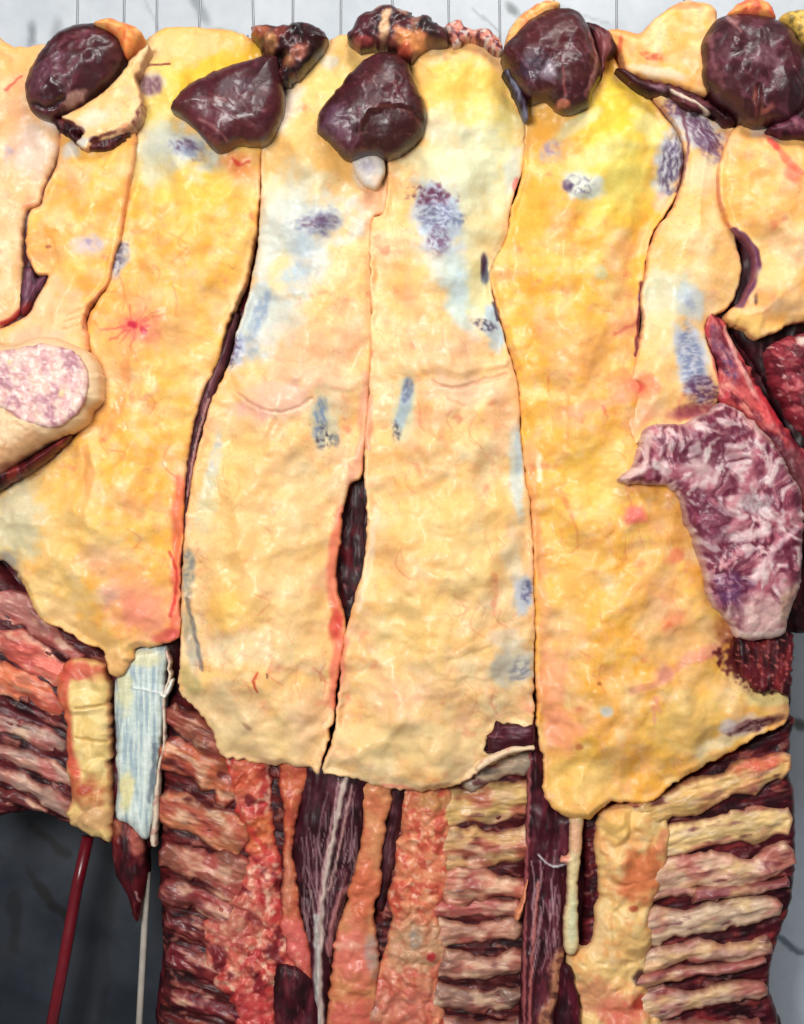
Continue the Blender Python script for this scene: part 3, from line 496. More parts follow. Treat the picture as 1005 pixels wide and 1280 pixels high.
relief('muscle_band', M_MEAT, [(384, 950), (464, 962), (456, 1040), (446, 1085), (432, 1130), (420, 1180), (412, 1250), (410, 1310), (380, 1310), (386, 1200), (374, 1130), (366, 1060), (376, 1000)], 0.035, 0.022, 22, (56, 18, 28),
    meatops((96, 46, 58), DK, 95) + fibres(376, 1010, 400, 1160, 30, 60, 84, (168, 138, 140), .7, 1.2, .0012, 3, 3) + fibres(405, 985, 446, 1110, 30, 60, 100, (172, 142, 142), .7, 1.2, .0012, 3, 4) +
    [line([(432, 968), (420, 1030), (408, 1090), (402, 1150), (400, 1220), (404, 1300)], 5, (214, 192, 180), .9, h=.005), line([(424, 972), (416, 1020), (404, 1090), (394, 1180)], 2.5, (206, 160, 160), .7, h=.003), line([(440, 980), (424, 1060), (412, 1110)], 2.5, (210, 170, 160), .7, h=.003), line([(396, 1140), (396, 1300)], 5, (196, 196, 190), .8, h=.004), line([(432, 1110), (418, 1140), (412, 1190)], 6, (200, 130, 130), .7, h=.004)], Cc)
relief('meat_pocket', M_MEAT, [(344, 1212), (366, 1208), (390, 1228), (400, 1310), (350, 1310)], 0.05, 0.016, 12, (60, 14, 24), meatops((110, 40, 50)), Cc)

# ------------------------------------------------------------------ beef side D (right of the middle seam)
Dd = thing('beef_side', 'beef side right of the middle seam, with a purple scraped patch near its top', 'beef side', 560, 1270, 0.0, GRP)
relief('meat_wall', M_MEAT, [(490, 95), (610, 95), (650, 150), (655, 220), (630, 300), (640, 420), (655, 540), (668, 680), (672, 900), (664, 1000), (664, 1310), (400, 1310), (410, 1100), (410, 940), (420, 860), (420, 640), (440, 560), (464, 400), (480, 260)],
    -0.012, 0.02, 14, (44, 10, 18), meatops() + [line([(446, 690), (440, 720)], 4, (150, 110, 120), .6), line([(432, 640), (426, 720)], 4, (130, 70, 80), .7)], Dd, step=2.4, thick=0.10)
relief('fat_cover', M_FAT, [(486, 50), (520, 40), (566, 36), (606, 44), (632, 70), (642, 110), (655, 142), (656, 180), (653, 212), (644, 240), (637, 270), (632, 300), (618, 330), (613, 350), (622, 388), (636, 442), (648, 486), (651, 545), (656, 592), (663, 640), (666, 690), (668, 770), (667, 850), (665, 908),
    (640, 906), (618, 912), (606, 938), (640, 936), (662, 934), (640, 944), (612, 956), (592, 970), (560, 985), (520, 988), (480, 984), (440, 972), (404, 964), (410, 940), (420, 900), (424, 856), (430, 800), (440, 760), (451, 720), (457, 680), (459, 640), (456, 600), (456, 556), (460, 500), (464, 440), (463, 380), (462, 300), (466, 274), (480, 264), (484, 220), (484, 140)],
    0.06, 0.055, 46, (251, 215, 140), fat((252, 214, 148), (250, 224, 172), (252, 203, 126), tone=(1, .98, .96), veins=(480, 420, 640, 960)) +
    [blob(580, 120, 80, 50, 0, (250, 206, 92), .8), blob(520, 120, 26, 70, 0, (250, 190, 100), .7), blob(620, 190, 40, 80, 5, (236, 222, 140), .7), blob(560, 210, 60, 40, 0, (228, 224, 178), .7), blob(545, 160, 30, 24, -40, (226, 222, 200), .6), blob(605, 100, 8, 30, 0, (255, 214, 110), .5),
     blob(590, 220, 64, 100, 8, (218, 219, 184), .9, .8), blob(556, 300, 44, 70, -8, (216, 222, 214), .9, .8), blob(586, 370, 34, 70, -6, (208, 220, 216), .85, .8), blob(600, 300, 40, 50, 0, (228, 218, 160), .6, .8), blob(640, 215, 14, 30, 10, (214, 216, 200), .8), blob(644, 232, 5, 12, 10, (216, 96, 90), .7),
     blob(546, 275, 32, 52, -18, (196, 208, 222), .95, .5), blob(538, 250, 28, 14, 10, (110, 56, 84), .9, .6, .5, 8, br=.8, bs=(6, 6), bt=.46, h=-.002), blob(545, 275, 30, 20, 10, (122, 122, 152), .85, br=.9, bs=(6, 3)), blob(548, 305, 16, 20, 0, (118, 80, 110), .8, br=.9, bs=(5, 4)), blob(572, 280, 14, 10, 0, (110, 120, 150), .7, br=.9, bs=(4, 4)),
     blob(560, 345, 26, 22, 0, (206, 216, 206), .7), blob(576, 370, 24, 50, -6, (206, 222, 214), .85), blob(575, 360, 12, 24, 0, (200, 216, 218), .7), blob(600, 360, 20, 50, 0, (238, 220, 150), .7),
     blob(606, 340, 6, 22, 0, (96, 100, 118), .9, .6), blob(604, 332, 4, 14, 0, (70, 40, 60), .8), blob(617, 412, 14, 34, -12, (184, 200, 206), .95, .5), blob(606, 408, 18, 8, 20, (60, 50, 78), .8, br=.9, bs=(4, 4)), line([(618, 380), (622, 400)], 4, (56, 40, 56), .8),
     blob(505, 512, 17, 50, 10, (226, 222, 184), .9), blob(506, 506, 10, 40, 12, (178, 196, 206), .9), blob(509, 490, 8, 18, 15, (112, 118, 146), .9, br=.6, bs=(4, 8)), blob(496, 540, 7, 16, -8, (70, 66, 80), .85, br=.8, bs=(4, 6)),
     blob(570, 490, 60, 24, 0, (246, 200, 166), .7), line([(540, 480), (566, 488), (600, 478), (632, 470)], 4, (226, 164, 130), .5, h=-.006), line([(536, 458), (580, 462), (625, 452)], 14, (252, 214, 160), .5, h=.007), line([(560, 500), (580, 510)], 3, (220, 160, 120), .5, h=-.003), blob(635, 480, 16, 30, 0, (250, 196, 140), .5),
     blob(645, 590, 12, 70, -4, (206, 214, 206), .85), blob(648, 560, 6, 40, 0, (180, 196, 204), .7), blob(652, 740, 16, 30, 0, (190, 200, 212), .9), blob(658, 742, 9, 18, 0, (74, 70, 110), .85, br=.8, bs=(5, 5)), blob(640, 700, 16, 40, 0, (236, 222, 190), .6),
     blob(640, 830, 34, 30, 0, (206, 204, 190), .85), blob(648, 838, 20, 16, -30, (112, 112, 130), .7, br=.9, bs=(10, 3)), blob(630, 795, 30, 14, 0, (224, 214, 190), .6),
     blob(560, 440, 70, 40, 0, (248, 198, 158), .6, .9), blob(500, 860, 60, 50, 0, (248, 200, 158), .5, .9), blob(540, 650, 70, 60, 0, (251, 208, 122), .5), blob(520, 780, 60, 70, 0, (248, 206, 124), .6), blob(590, 700, 40, 50, 0, (250, 218, 146), .6), blob(620, 640, 20, 40, 0, (250, 196, 108), .6),
     line([(462, 500), (460, 560)], 7, (244, 160, 130), .7), line([(430, 800), (418, 880)], 8, (236, 130, 108), .7), line([(470, 640), (462, 700), (448, 760)], 6, (252, 226, 190), .7), line([(530, 860), (590, 850), (640, 872)], 9, (236, 196, 140), .3, h=-.003), line([(560, 820), (610, 800)], 6, (230, 190, 130), .5, h=.004),
     blob(520, 930, 110, 36, 3, (242, 212, 150), .7), line([(420, 964), (480, 978), (540, 980), (600, 956)], 9, (238, 206, 156), .7), line([(610, 944), (640, 936), (660, 936)], 4, (236, 206, 176), .9), line([(480, 980), (515, 985)], 4, (220, 130, 110), .7), blob(540, 770, 14, 4, -5, (255, 232, 180), .6)], Dd, edge=((226, 156, 110), 3, .25))
relief('torn_muscle', M_MEAT, [(606, 940), (610, 924), (618, 912), (622, 902), (632, 908), (640, 904), (656, 908), (667, 906), (668, 932), (644, 934), (622, 942)], 0.078, 0.008, 10, (64, 16, 28), meatops((92, 34, 46), DK, 0) + [blob(646, 912, 18, 5, 0, (150, 130, 140), .6, br=.7)], Dd, ragged=(3.5, 7), thick=.02)
strip('fat_lip', M_FAT, [(596, 962), (612, 950), (632, 941), (650, 936), (668, 935)], [8, 10, 9, 7, 5], 0.085, 0.008, (236, 208, 172), [bumps(12, .004), mottle((220, 160, 140), 9, .6, .1, .6)], Dd)
relief('torn_top', M_KNOB, [(433, 52), (440, 34), (458, 16), (484, 8), (510, 16), (540, 26), (556, 40), (560, 56), (540, 60), (520, 72), (508, 76), (490, 64), (462, 62), (446, 60)], 0.10, 0.04, 18, (66, 22, 28),
    [mottle((100, 40, 44), 14, .54, .14, .8), mottle((26, 8, 14), 15, .56, .1, .85), bumps(18, .009, 2), bumps(7, .0016), blob(456, 34, 18, 20, -30, (78, 24, 34), .9), blob(452, 56, 18, 7, 0, (196, 90, 84), .7), blob(481, 36, 8, 26, 8, (238, 190, 140), .9, wp=.5), blob(468, 14, 16, 4, -15, (226, 180, 140), .7), blob(503, 20, 10, 5, 20, (220, 160, 120), .7), blob(515, 56, 28, 16, 15, (246, 160, 96), .9), blob(506, 68, 12, 10, 0, (222, 90, 66), .7), blob(536, 38, 22, 12, 20, (34, 12, 16), .85, br=.4), blob(520, 30, 6, 14, 20, (230, 170, 130), .5)], Dd, ragged=(3, 7))
relief('fat_scrap', M_FAT, [(556, 36), (574, 24), (584, 36), (610, 38), (624, 48), (628, 68), (612, 62), (590, 52), (568, 58)], 0.09, 0.02, 10, (216, 140, 120), [mottle((90, 34, 44), 8, .54, .08, .9), mottle((226, 216, 206), 9, .6, .1, .8), bumps(10, .006)], Dd, ragged=(3, 7))
# ribs under side D
relief('rib_wall', M_MEAT, [(500, 970), (590, 955), (664, 930), (664, 1100), (664, 1310), (400, 1310), (440, 1180), (470, 1120), (470, 970)], 0.0, 0.03, 22, (72, 22, 26), meatops((116, 46, 46), DK, 0) + [mottle((186, 116, 96), 12, .66, .1, .6, 2.2, 0, 4, .003)], Dd, thick=0.06)
RD_ = [([(580, 975), (620, 962), (668, 948)], [16, 26, 26], (176, 158, 136)), ([(556, 1014), (610, 1006), (664, 998)], [36, 40, 42], (226, 184, 116)), ([(554, 1060), (610, 1058), (664, 1056)], [36, 34, 36], (214, 166, 112)), ([(552, 1112), (606, 1110), (664, 1108)], [34, 28, 26], (212, 138, 112)),
       ([(540, 1136), (600, 1134), (658, 1140)], [18, 18, 14], (196, 108, 100)), ([(540, 1166), (590, 1162), (650, 1162)], [26, 24, 18], (206, 148, 124)), ([(550, 1204), (600, 1206), (655, 1200)], [26, 26, 20], (192, 138, 118)), ([(540, 1244), (600, 1250), (655, 1240)], [24, 24, 18], (164, 122, 106)), ([(540, 1286), (600, 1290), (655, 1286)], [20, 24, 20], (146, 102, 92))]
for pts, wd, c in RD_:
    wd = [wd[0] * 1.3] + wd[1:]; pts = [(x, y + 4 * math.sin(x * .05 + y * .3)) for x, y in pts]
    strip('rib', M_RIB, pts, wd, 0.029, 0.028, c, [mottle(tuple(np.array(c) * .7), 22, .58, .12, .7, 2.5, 0), mottle((232, 196, 160), 13, .63, .1, .6, 3, 0), mottle((84, 30, 36), 13, .72, .07, .7, 4, 0), bumps(40, .010, 2), grain(10, .005, 4, 0), grain(4, .0016, 5, 0), mottle((168, 62, 60), 30, .6, .14, .6, 1.6, 0), mottle((240, 206, 170), 20, .66, .12, .6, 1.8, 0)], Dd, ragged=(2.2, 8), edge=((110, 56, 44), 6, .6))
relief('fat_ridge', M_RIB, [(506, 984), (552, 984), (566, 1000), (560, 1050), (562, 1100), (550, 1140), (560, 1190), (548, 1240), (556, 1310), (404, 1310), (440, 1240), (474, 1200), (490, 1150), (484, 1124), (496, 1060), (500, 1020)],
    0.03, 0.022, 30, (224, 128, 92), [mottle((238, 160, 118), 18, .52, .12, .8), mottle((198, 72, 58), 18, .56, .1, .7), mottle((248, 196, 160), 9, .66, .08, .7), cells(32, .009), cells(15, .003), bumps(26, .006, 2), bumps(7, .0008), blob(540, 1000, 30, 12, 0, (216, 156, 96), .8),
     blob(520, 1180, 50, 44, 0, (198, 158, 120), .85, .6, br=.3), blob(520, 1170, 10, 18, 0, (150, 146, 140), .7, br=.4), blob(538, 1192, 7, 7, 0, (200, 40, 50), .8), blob(500, 1250, 60, 40, 0, (206, 120, 104), .7, br=.3), blob(450, 1262, 30, 24, 0, (150, 140, 130), .6, br=.5)], Dd, ragged=(4.5, 12), edge=((170, 76, 60), 5, .3))
relief('rib_pillar', M_RIB, [(454, 974), (490, 984), (482, 1040), (476, 1100), (468, 1150), (474, 1200), (460, 1310), (412, 1310), (416, 1200), (420, 1170), (434, 1120), (446, 1080), (452, 1030)], 0.046, 0.016, 22, (220, 146, 98), [mottle((206, 106, 72), 22, .54, .15, .6), blob(456, 1110, 24, 36, 10, (220, 108, 76), .7), blob(440, 1190, 34, 44, 0, (228, 120, 104), .85), blob(466, 1190, 12, 36, -10, (176, 164, 156), .7, br=.4), blob(440, 1270, 40, 30, 0, (214, 96, 88), .8, br=.3), bumps(30, .006, 2), cells(20, .003), blob(436, 1180, 20, 8, 0, (250, 210, 180), .5, br=.4)], Dd, edge=((150, 66, 50), 4, .4), ragged=(3, 11))
strip('muscle_strip', M_MEAT, [(500, 974), (492, 1030), (484, 1080), (476, 1136)], [22, 20, 18, 8], 0.03, 0.016, (62, 24, 32), meatops((110, 70, 76), DK, 98), Dd)

# ------------------------------------------------------------------ beef side E
E = thing('beef_side', 'widest and most orange beef side, right of centre, with long yellow ribs below', 'beef side', 800, 1270, 0.0, GRP)
relief('meat_wall', M_MEAT, [(640, 60), (760, 40), (860, 160), (900, 300), (940, 500), (986, 700), (988, 860), (986, 925), (984, 960), (992, 1000), (992, 1080), (986, 1130), (966, 1185), (960, 1225), (950, 1310), (656, 1310), (656, 900), (664, 700), (650, 540), (620, 400), (630, 300)],
    -0.012, 0.022, 10, (54, 12, 20), meatops(), E, step=3, thick=0.12)
relief('fat_cover', M_FAT, [(652, 146), (656, 110), (680, 90), (740, 70), (762, 62), (776, 90), (800, 114), (826, 140), (848, 168), (853, 206), (846, 244), (830, 270), (816, 290), (809, 320), (804, 350), (800, 400), (800, 440), (810, 500), (850, 560), (900, 680), (930, 760), (960, 800), (960, 830), (985, 868),
    (980, 905), (945, 920), (900, 946), (870, 964), (840, 980), (818, 1000), (790, 1004), (765, 1002), (752, 1010), (736, 1022), (714, 1023), (690, 1010), (678, 986), (680, 958), (672, 918), (670, 870), (668, 780), (667, 700), (663, 640), (656, 592), (651, 545), (648, 486), (637, 442), (623, 390), (612, 352), (608, 326), (630, 304), (638, 262), (652, 220)],
    0.058, 0.05, 42, (252, 194, 92), fat((253, 198, 98), (251, 212, 136), (252, 184, 86), tone=(1, .96, .78), veins=(670, 380, 860, 980)) +
    [blob(770, 160, 60, 80, 10, (250, 212, 70), .85), blob(690, 160, 40, 40, 0, (252, 180, 70), .7), blob(770, 240, 70, 60, 0, (246, 208, 84), .7), blob(775, 220, 44, 60, 0, (230, 218, 120), .75, .8), blob(740, 200, 60, 20, -25, (226, 220, 160), .7, .8), blob(660, 270, 30, 50, 10, (252, 186, 72), .7), blob(720, 160, 40, 12, -30, (226, 222, 180), .7), blob(690, 190, 18, 20, 30, (190, 180, 180), .8, br=.5), blob(688, 188, 12, 10, 0, (150, 110, 150), .6, br=.8)] +
    [blob(724, 240, 30, 20, 15, (214, 220, 210), .95, .5), blob(720, 238, 22, 14, 10, (90, 80, 110), .8, br=1, bs=(5, 5), bt=.6), blob(706, 238, 7, 9, 0, (84, 56, 90), .8, br=.4),
     blob(836, 205, 22, 48, 12, (200, 204, 212), .95, .5), blob(838, 205, 18, 44, 12, (84, 66, 96), .85, br=.95, bs=(4, 8), bt=.5), line([(850, 150), (856, 190), (846, 240)], 4, (74, 34, 48), .9), blob(826, 252, 12, 14, 0, (238, 190, 160), .7), blob(806, 160, 22, 30, -30, (228, 222, 160), .7),
     blob(748, 345, 12, 10, 0, (222, 218, 170), .8), blob(805, 300, 10, 26, 15, (238, 206, 150), .7), blob(672, 354, 6, 5, 0, (246, 150, 90), .6), blob(790, 405, 34, 20, -20, (246, 168, 126), .7), line([(766, 420), (784, 410), (800, 402)], 3, (226, 100, 90), .6, br=.4),
     line([(800, 355), (798, 400), (794, 445)], 4, (112, 40, 56), .9), blob(795, 484, 18, 12, 0, (222, 92, 84), .8), blob(780, 486, 30, 24, 0, (246, 160, 118), .7), line([(708, 516), (752, 508), (780, 498)], 9, (247, 182, 146), .6, h=-.002), line([(706, 480), (706, 560)], 4, (248, 180, 110), .5, h=-.003), line([(750, 510), (756, 522)], 2.5, (224, 110, 100), .5), line([(684, 470), (684, 490)], 2, (226, 130, 80), .5),
     line([(672, 570), (674, 600)], 6, (255, 240, 200), .8), line([(664, 560), (666, 640), (676, 720), (680, 820)], 10, (250, 176, 120), .7), blob(790, 642, 18, 14, 0, (240, 112, 112), .85), blob(800, 600, 30, 20, 0, (246, 164, 96), .6), blob(840, 695, 18, 10, -30, (240, 120, 84), .7), blob(838, 775, 16, 7, -40, (196, 52, 24), .9), blob(836, 776, 26, 14, -40, (240, 116, 60), .6),
     blob(876, 815, 30, 10, -20, (214, 110, 110), .75), blob(852, 800, 60, 40, -20, (246, 196, 140), .6), blob(825, 840, 14, 14, 0, (206, 130, 112), .8, br=.3), line([(790, 860), (815, 852), (850, 828)], 8, (226, 146, 128), .55, h=-.003), line([(815, 870), (820, 885)], 5, (240, 150, 130), .6), line([(812, 880), (814, 900)], 3, (236, 130, 130), .7),
     blob(690, 860, 22, 60, 0, (248, 158, 120), .75), blob(700, 800, 30, 80, 0, (252, 196, 140), .5), blob(700, 915, 30, 30, 0, (246, 158, 124), .7), blob(722, 932, 6, 5, 0, (196, 100, 60), .8), blob(754, 886, 9, 8, 0, (214, 214, 206), .9), blob(746, 852, 4, 3, 0, (150, 90, 40), .7), blob(744, 868, 16, 10, 0, (222, 160, 70), .6),
     blob(730, 970, 60, 40, 0, (250, 206, 116), .7), line([(690, 1000), (720, 1016), (745, 1008)], 8, (248, 196, 110), .7), blob(860, 900, 60, 50, -20, (246, 208, 126), .6), blob(900, 925, 44, 12, -25, (240, 220, 180), .8), blob(930, 905, 40, 14, -10, (226, 200, 190), .8), blob(940, 905, 38, 9, -12, (78, 26, 38), .95, .4, br=.5, bs=(8, 3)), blob(960, 872, 34, 12, -5, (248, 222, 150), .9), blob(905, 905, 14, 10, 0, (210, 200, 196), .7),
     blob(880, 850, 40, 16, 0, (248, 196, 130), .5), blob(940, 820, 46, 34, 10, (92, 26, 32), .95, .4, .4, 10), blob(960, 845, 40, 20, 0, (84, 22, 32), .95, .5, .5, 8), blob(910, 790, 30, 20, 30, (150, 70, 50), .6),  # the two dark red blobs paint shade below the marbled slab
     line([(680, 470), (690, 540)], 3, (250, 190, 120), .4, h=-.003), blob(720, 440, 60, 60, 0, (251, 178, 112), .55, .9), blob(820, 740, 60, 60, 20, (249, 184, 130), .55, .9), blob(740, 600, 40, 60, 0, (254, 206, 96), .6), blob(720, 730, 40, 60, 0, (252, 200, 106), .6)], E, edge=((226, 140, 90), 3, .25))
k4 = relief('muscle_knob', M_KNOB, [(627, 66), (636, 50), (660, 26), (690, 12), (720, 15), (736, 36), (748, 70), (751, 96), (741, 116), (734, 134), (712, 142), (696, 138), (684, 124), (662, 126), (648, 112), (632, 86)],
    0.115, 0.064, 60, (86, 28, 34), [mottle((62, 16, 26), 30, .52, .15, .8), blob(690, 50, 50, 34, 0, (100, 36, 42), .6), blob(668, 92, 26, 22, 20, (66, 52, 76), .85, .6, br=.4), blob(684, 98, 12, 14, 30, (206, 206, 216), .9, .6, br=.4, bs=(8, 5)), blob(660, 78, 16, 8, -40, (120, 96, 112), .6, br=.6), line([(740, 50), (742, 90), (736, 118)], 4, (176, 120, 120), .6, br=.7), line([(700, 96), (704, 126)], 3, (180, 100, 90), .7), mottle((140, 90, 100), 8, .7, .08, .6), blob(702, 134, 9, 6, 0, (236, 150, 116), .95, .5), ] + fibres(644, 24, 736, 116, 12, 30, 60, (150, 98, 106), .4, 2.0, .0010, 9, 14) + [bumps(34, .008, 2), bumps(11, .0014), line([(640, 66), (656, 90), (690, 112)], 3, (150, 120, 140), .6, br=.5), line([(734, 44), (744, 80), (730, 124)], 4, (214, 160, 140), .7, br=.5)], E, edge=((46, 12, 18), 5, .6))
relief('torn_muscle', M_MEAT, [(728, 30), (752, 34), (768, 50), (770, 66), (758, 74), (752, 100), (744, 60)], 0.10, 0.02, 10, (112, 52, 56), meatops((150, 90, 84)), E)
relief('fat_cap', M_FAT, [(632, 50), (642, 28), (662, 12), (680, 2), (700, 6), (690, 20), (664, 36), (642, 60), (630, 72)], 0.11, 0.03, 12, (246, 180, 104), [mottle((236, 130, 84), 12, .56, .12, .7), mottle((255, 220, 160), 12, .6, .12, .6), bumps(14, .006)], E)
strip('muscle_strip', M_MEAT, [(632, 88), (646, 112), (654, 130), (657, 150)], [8, 14, 12, 5], 0.115, 0.012, (44, 30, 44), meatops((130, 130, 150)), E)
# lower right: muscle band, pillar, ribs
relief('muscle_band', M_MEAT, [(661, 905), (672, 905), (684, 980), (694, 1010), (722, 1016), (718, 1060), (710, 1120), (706, 1180), (700, 1310), (652, 1310), (654, 1150), (658, 1000)], 0.04, 0.02, 18, (66, 18, 30),
    meatops((106, 40, 52), DK, 92) + fibres(662, 1060, 700, 1180, 40, 44, 96, (180, 140, 146), .8, 1.3, .0015, 4, 7) + [line([(662, 920), (660, 1000), (656, 1120), (654, 1290)], 3, (196, 110, 110), .7, h=.003), line([(672, 1066), (690, 1080), (714, 1074)], 1.8, (226, 226, 230), .8, h=.003), line([(700, 1190), (690, 1240), (676, 1300)], 12, (216, 150, 110), .85, br=.5, h=.004), line([(672, 1100), (664, 1200), (660, 1300)], 3, (206, 120, 110), .7, h=.003)], E)
relief('fat_scrap', M_FAT, [(660, 1096), (656, 1128), (650, 1150), (643, 1150), (645, 1138), (652, 1130)], 0.062, 0.014, 6, (232, 150, 108), [bumps(10, .003)], E)
relief('rib_wall', M_MEAT, [(726, 1010), (815, 992), (870, 955), (984, 895), (986, 925), (984, 960), (992, 1000), (992, 1080), (986, 1130), (966, 1185), (960, 1225), (950, 1310), (690, 1310), (700, 1200), (722, 1180), (728, 1100)], 0.0, 0.034, 12, (70, 16, 26), meatops((104, 34, 42), DK, -12) + [mottle((190, 124, 106), 11, .69, .09, .6, 2.6, -14, 4, .003)] + [mottle((170, 60, 56), 12, .66, .1, .6, 3, -15)], E, thick=0.08)
RE = [([(800, 1016), (850, 1000), (910, 980), (966, 960), (982, 958)], [26, 36, 36, 32, 26], (248, 198, 124)), ([(826, 1054), (880, 1044), (940, 1030), (986, 1022)], [28, 34, 30, 34], (246, 208, 142)), ([(806, 1104), (870, 1092), (930, 1086), (988, 1068)], [26, 34, 32, 34], (230, 178, 150)),
      ([(800, 1126), (850, 1116), (900, 1116)], [10, 14, 8], (196, 130, 120)), ([(806, 1158), (870, 1146), (930, 1142), (976, 1130)], [26, 32, 30, 20], (222, 188, 160)), ([(880, 1116), (930, 1112), (984, 1098)], [8, 12, 10], (150, 80, 84)), ([(800, 1204), (860, 1194), (920, 1186), (962, 1180)], [26, 24, 20, 14], (200, 152, 132)), ([(800, 1226), (850, 1216), (900, 1208), (956, 1204)], [10, 12, 12, 8], (176, 110, 104)),
      ([(800, 1252), (860, 1246), (910, 1244), (956, 1236)], [20, 24, 22, 14], (206, 164, 146)), ([(790, 1288), (850, 1284), (920, 1282), (950, 1276)], [12, 14, 14, 10], (176, 116, 108))]
for i, (pts, wd, c) in enumerate(RE):
    wd = [wd[0] * 1.45] + wd[1:]; pts = [(pts[0][0] - 12, pts[0][1] + 2)] + [(x, y + 5 * math.sin(x * .045 + i * 1.7)) for x, y in pts[1:]]
    strip('rib', M_RIB, pts, wd, 0.038, 0.03, c, [mottle(tuple(np.array(c) * .76), 22, .6, .12, .65, 3, -12), mottle((240, 212, 176), 12, .6, .1, .65, 3, -12), mottle((96, 36, 46), 11, .72, .07, .7, 4, -12), bumps(40, .010, 2), grain(10, .005, 4, -14), grain(4, .0016, 5, -14), mottle((170, 66, 66), 30, .66, .14, .55, 1.8, -14), mottle((246, 206, 140), 26, .64, .14, .6, 1.8, -14)] +
          ([blob(950, 952, 40, 12, -15, (222, 90, 74), .8, br=.3), blob(850, 1012, 40, 10, -15, (214, 176, 110), .6)] if i == 0 else []) + ([blob(960, 1082, 16, 10, 0, (130, 50, 60), .8, br=.6)] if i == 2 else []), E, ragged=(2.2, 8), edge=((130, 70, 60), 6, .55))
relief('fat_ridge', M_FAT, [(750, 1014), (790, 1004), (826, 1008), (836, 1040), (832, 1080), (826, 1110), (812, 1140), (818, 1170), (806, 1200), (812, 1240), (830, 1280), (830, 1310), (730, 1310), (722, 1250), (704, 1206), (716, 1188), (738, 1176), (746, 1120), (744, 1060)],
    0.04, 0.028, 30, (248, 206, 134), [mottle((238, 168, 104), 26, .52, .15, .7), mottle((252, 222, 166), 14, .6, .12, .6), cells(44, .012), cells(20, .0025), bumps(30, .006, 2), bumps(8, .0006), blob(800, 1090, 32, 44, 25, (222, 122, 76), .9, .6), line([(828, 1040), (822, 1060)], 10, (244, 150, 110), .7), blob(790, 1132, 8, 5, 0, (160, 50, 30), .7), blob(776, 1260, 40, 26, 0, (222, 110, 92), .9, .6, br=.3), blob(740, 1240, 30, 30, 0, (226, 150, 110), .8, br=.3), blob(800, 1250, 16, 10, 0, (170, 40, 30), .7), blob(770, 1030, 24, 22, 0, (250, 200, 110), .7, h=.006),
     blob(798, 1220, 10, 12, 0, (60, 24, 28), .8), blob(790, 1180, 30, 24, 0, (236, 190, 120), .8), blob(745, 1160, 14, 40, 10, (250, 216, 160), .7)], E, ragged=(2.5, 9), edge=((220, 140, 96), 5, .3))
relief('rib_pillar', M_RIB, [(712, 1022), (729, 1022), (726, 1070), (722, 1120), (722, 1186), (706, 1190), (704, 1150), (709, 1100), (708, 1080), (698, 1078), (700, 1070), (710, 1066)], 0.058, 0.014, 9, (236, 214, 162), [blob(720, 1045, 10, 30, 0, (236, 176, 140), .8), blob(704, 1074, 10, 12, 0, (240, 150, 130), .8), blob(715, 1150, 8, 40, 0, (222, 222, 180), .8), bumps(14, .003)], E, edge=((176, 110, 90), 3, .5))
relief('meat_pocket', M_MEAT, [(702, 1206), (716, 1214), (724, 1260), (728, 1310), (694, 1310), (698, 1240)], 0.062, 0.014, 10, (58, 12, 26), meatops((96, 24, 40)), E)
relief('red_shade_patch', M_MEAT, [(918, 792), (950, 800), (978, 786), (992, 800), (990, 850), (985, 872), (966, 862), (948, 866), (924, 838)], 0.085, 0.016, 10, (96, 26, 34), meatops((150, 50, 52)) + [mottle((214, 120, 110), 6, .68, .08, .7)], E, ragged=(3, 6))  # dark red meat patch, coloured as the shade below the slab

# ------------------------------------------------------------------ beef side F
F = thing('beef_side', 'pale beef side with a slab of marbled purple meat at its lower end', 'beef side', 890, 800, 0.0, GRP)
relief('meat_wall', M_MEAT, [(776, 60), (900, 30), (930, 150), (960, 420), (1040, 480), (1040, 760), (960, 780), (900, 700), (850, 580), (806, 500), (806, 340), (850, 250), (850, 160)], 0.03, 0.02, 14, (74, 26, 34), meatops(), F, step=3, thick=0.06)
relief('fat_cap', M_FAT, [(752, 44), (772, 38), (800, 42), (818, 24), (848, 4), (872, 4), (892, 14), (900, 60), (886, 110), (880, 122), (850, 112), (824, 106), (800, 98), (782, 92), (772, 66)], 0.09, 0.028, 18, (251, 196, 112), fat((251, 196, 112), (250, 210, 140), (252, 180, 96), .6) +
    [blob(780, 40, 40, 16, 0, (246, 160, 90), .8), line([(774, 50), (772, 66)], 4, (224, 90, 60), .7), blob(815, 76, 20, 6, 15, (200, 84, 60), .8, br=.7, bs=(5, 4)), blob(822, 94, 44, 8, 12, (240, 220, 190), .8), blob(855, 12, 26, 6, 0, (236, 140, 90), .6)], F, edge=((196, 110, 80), 3, .6))
relief('cut_muscle', M_MEAT, [(770, 84), (784, 88), (806, 100), (836, 104), (866, 116), (890, 130), (920, 150), (906, 158), (880, 140), (858, 138), (830, 120), (806, 118), (780, 100)], 0.092, 0.016, 8, (66, 22, 28), meatops((126, 70, 76), DK, 20) + [line([(838, 116), (870, 132), (892, 150)], 3, (236, 220, 196), .9, h=.004), blob(820, 112, 12, 4, 20, (140, 110, 124), .7)], F, ragged=(2.4, 6))
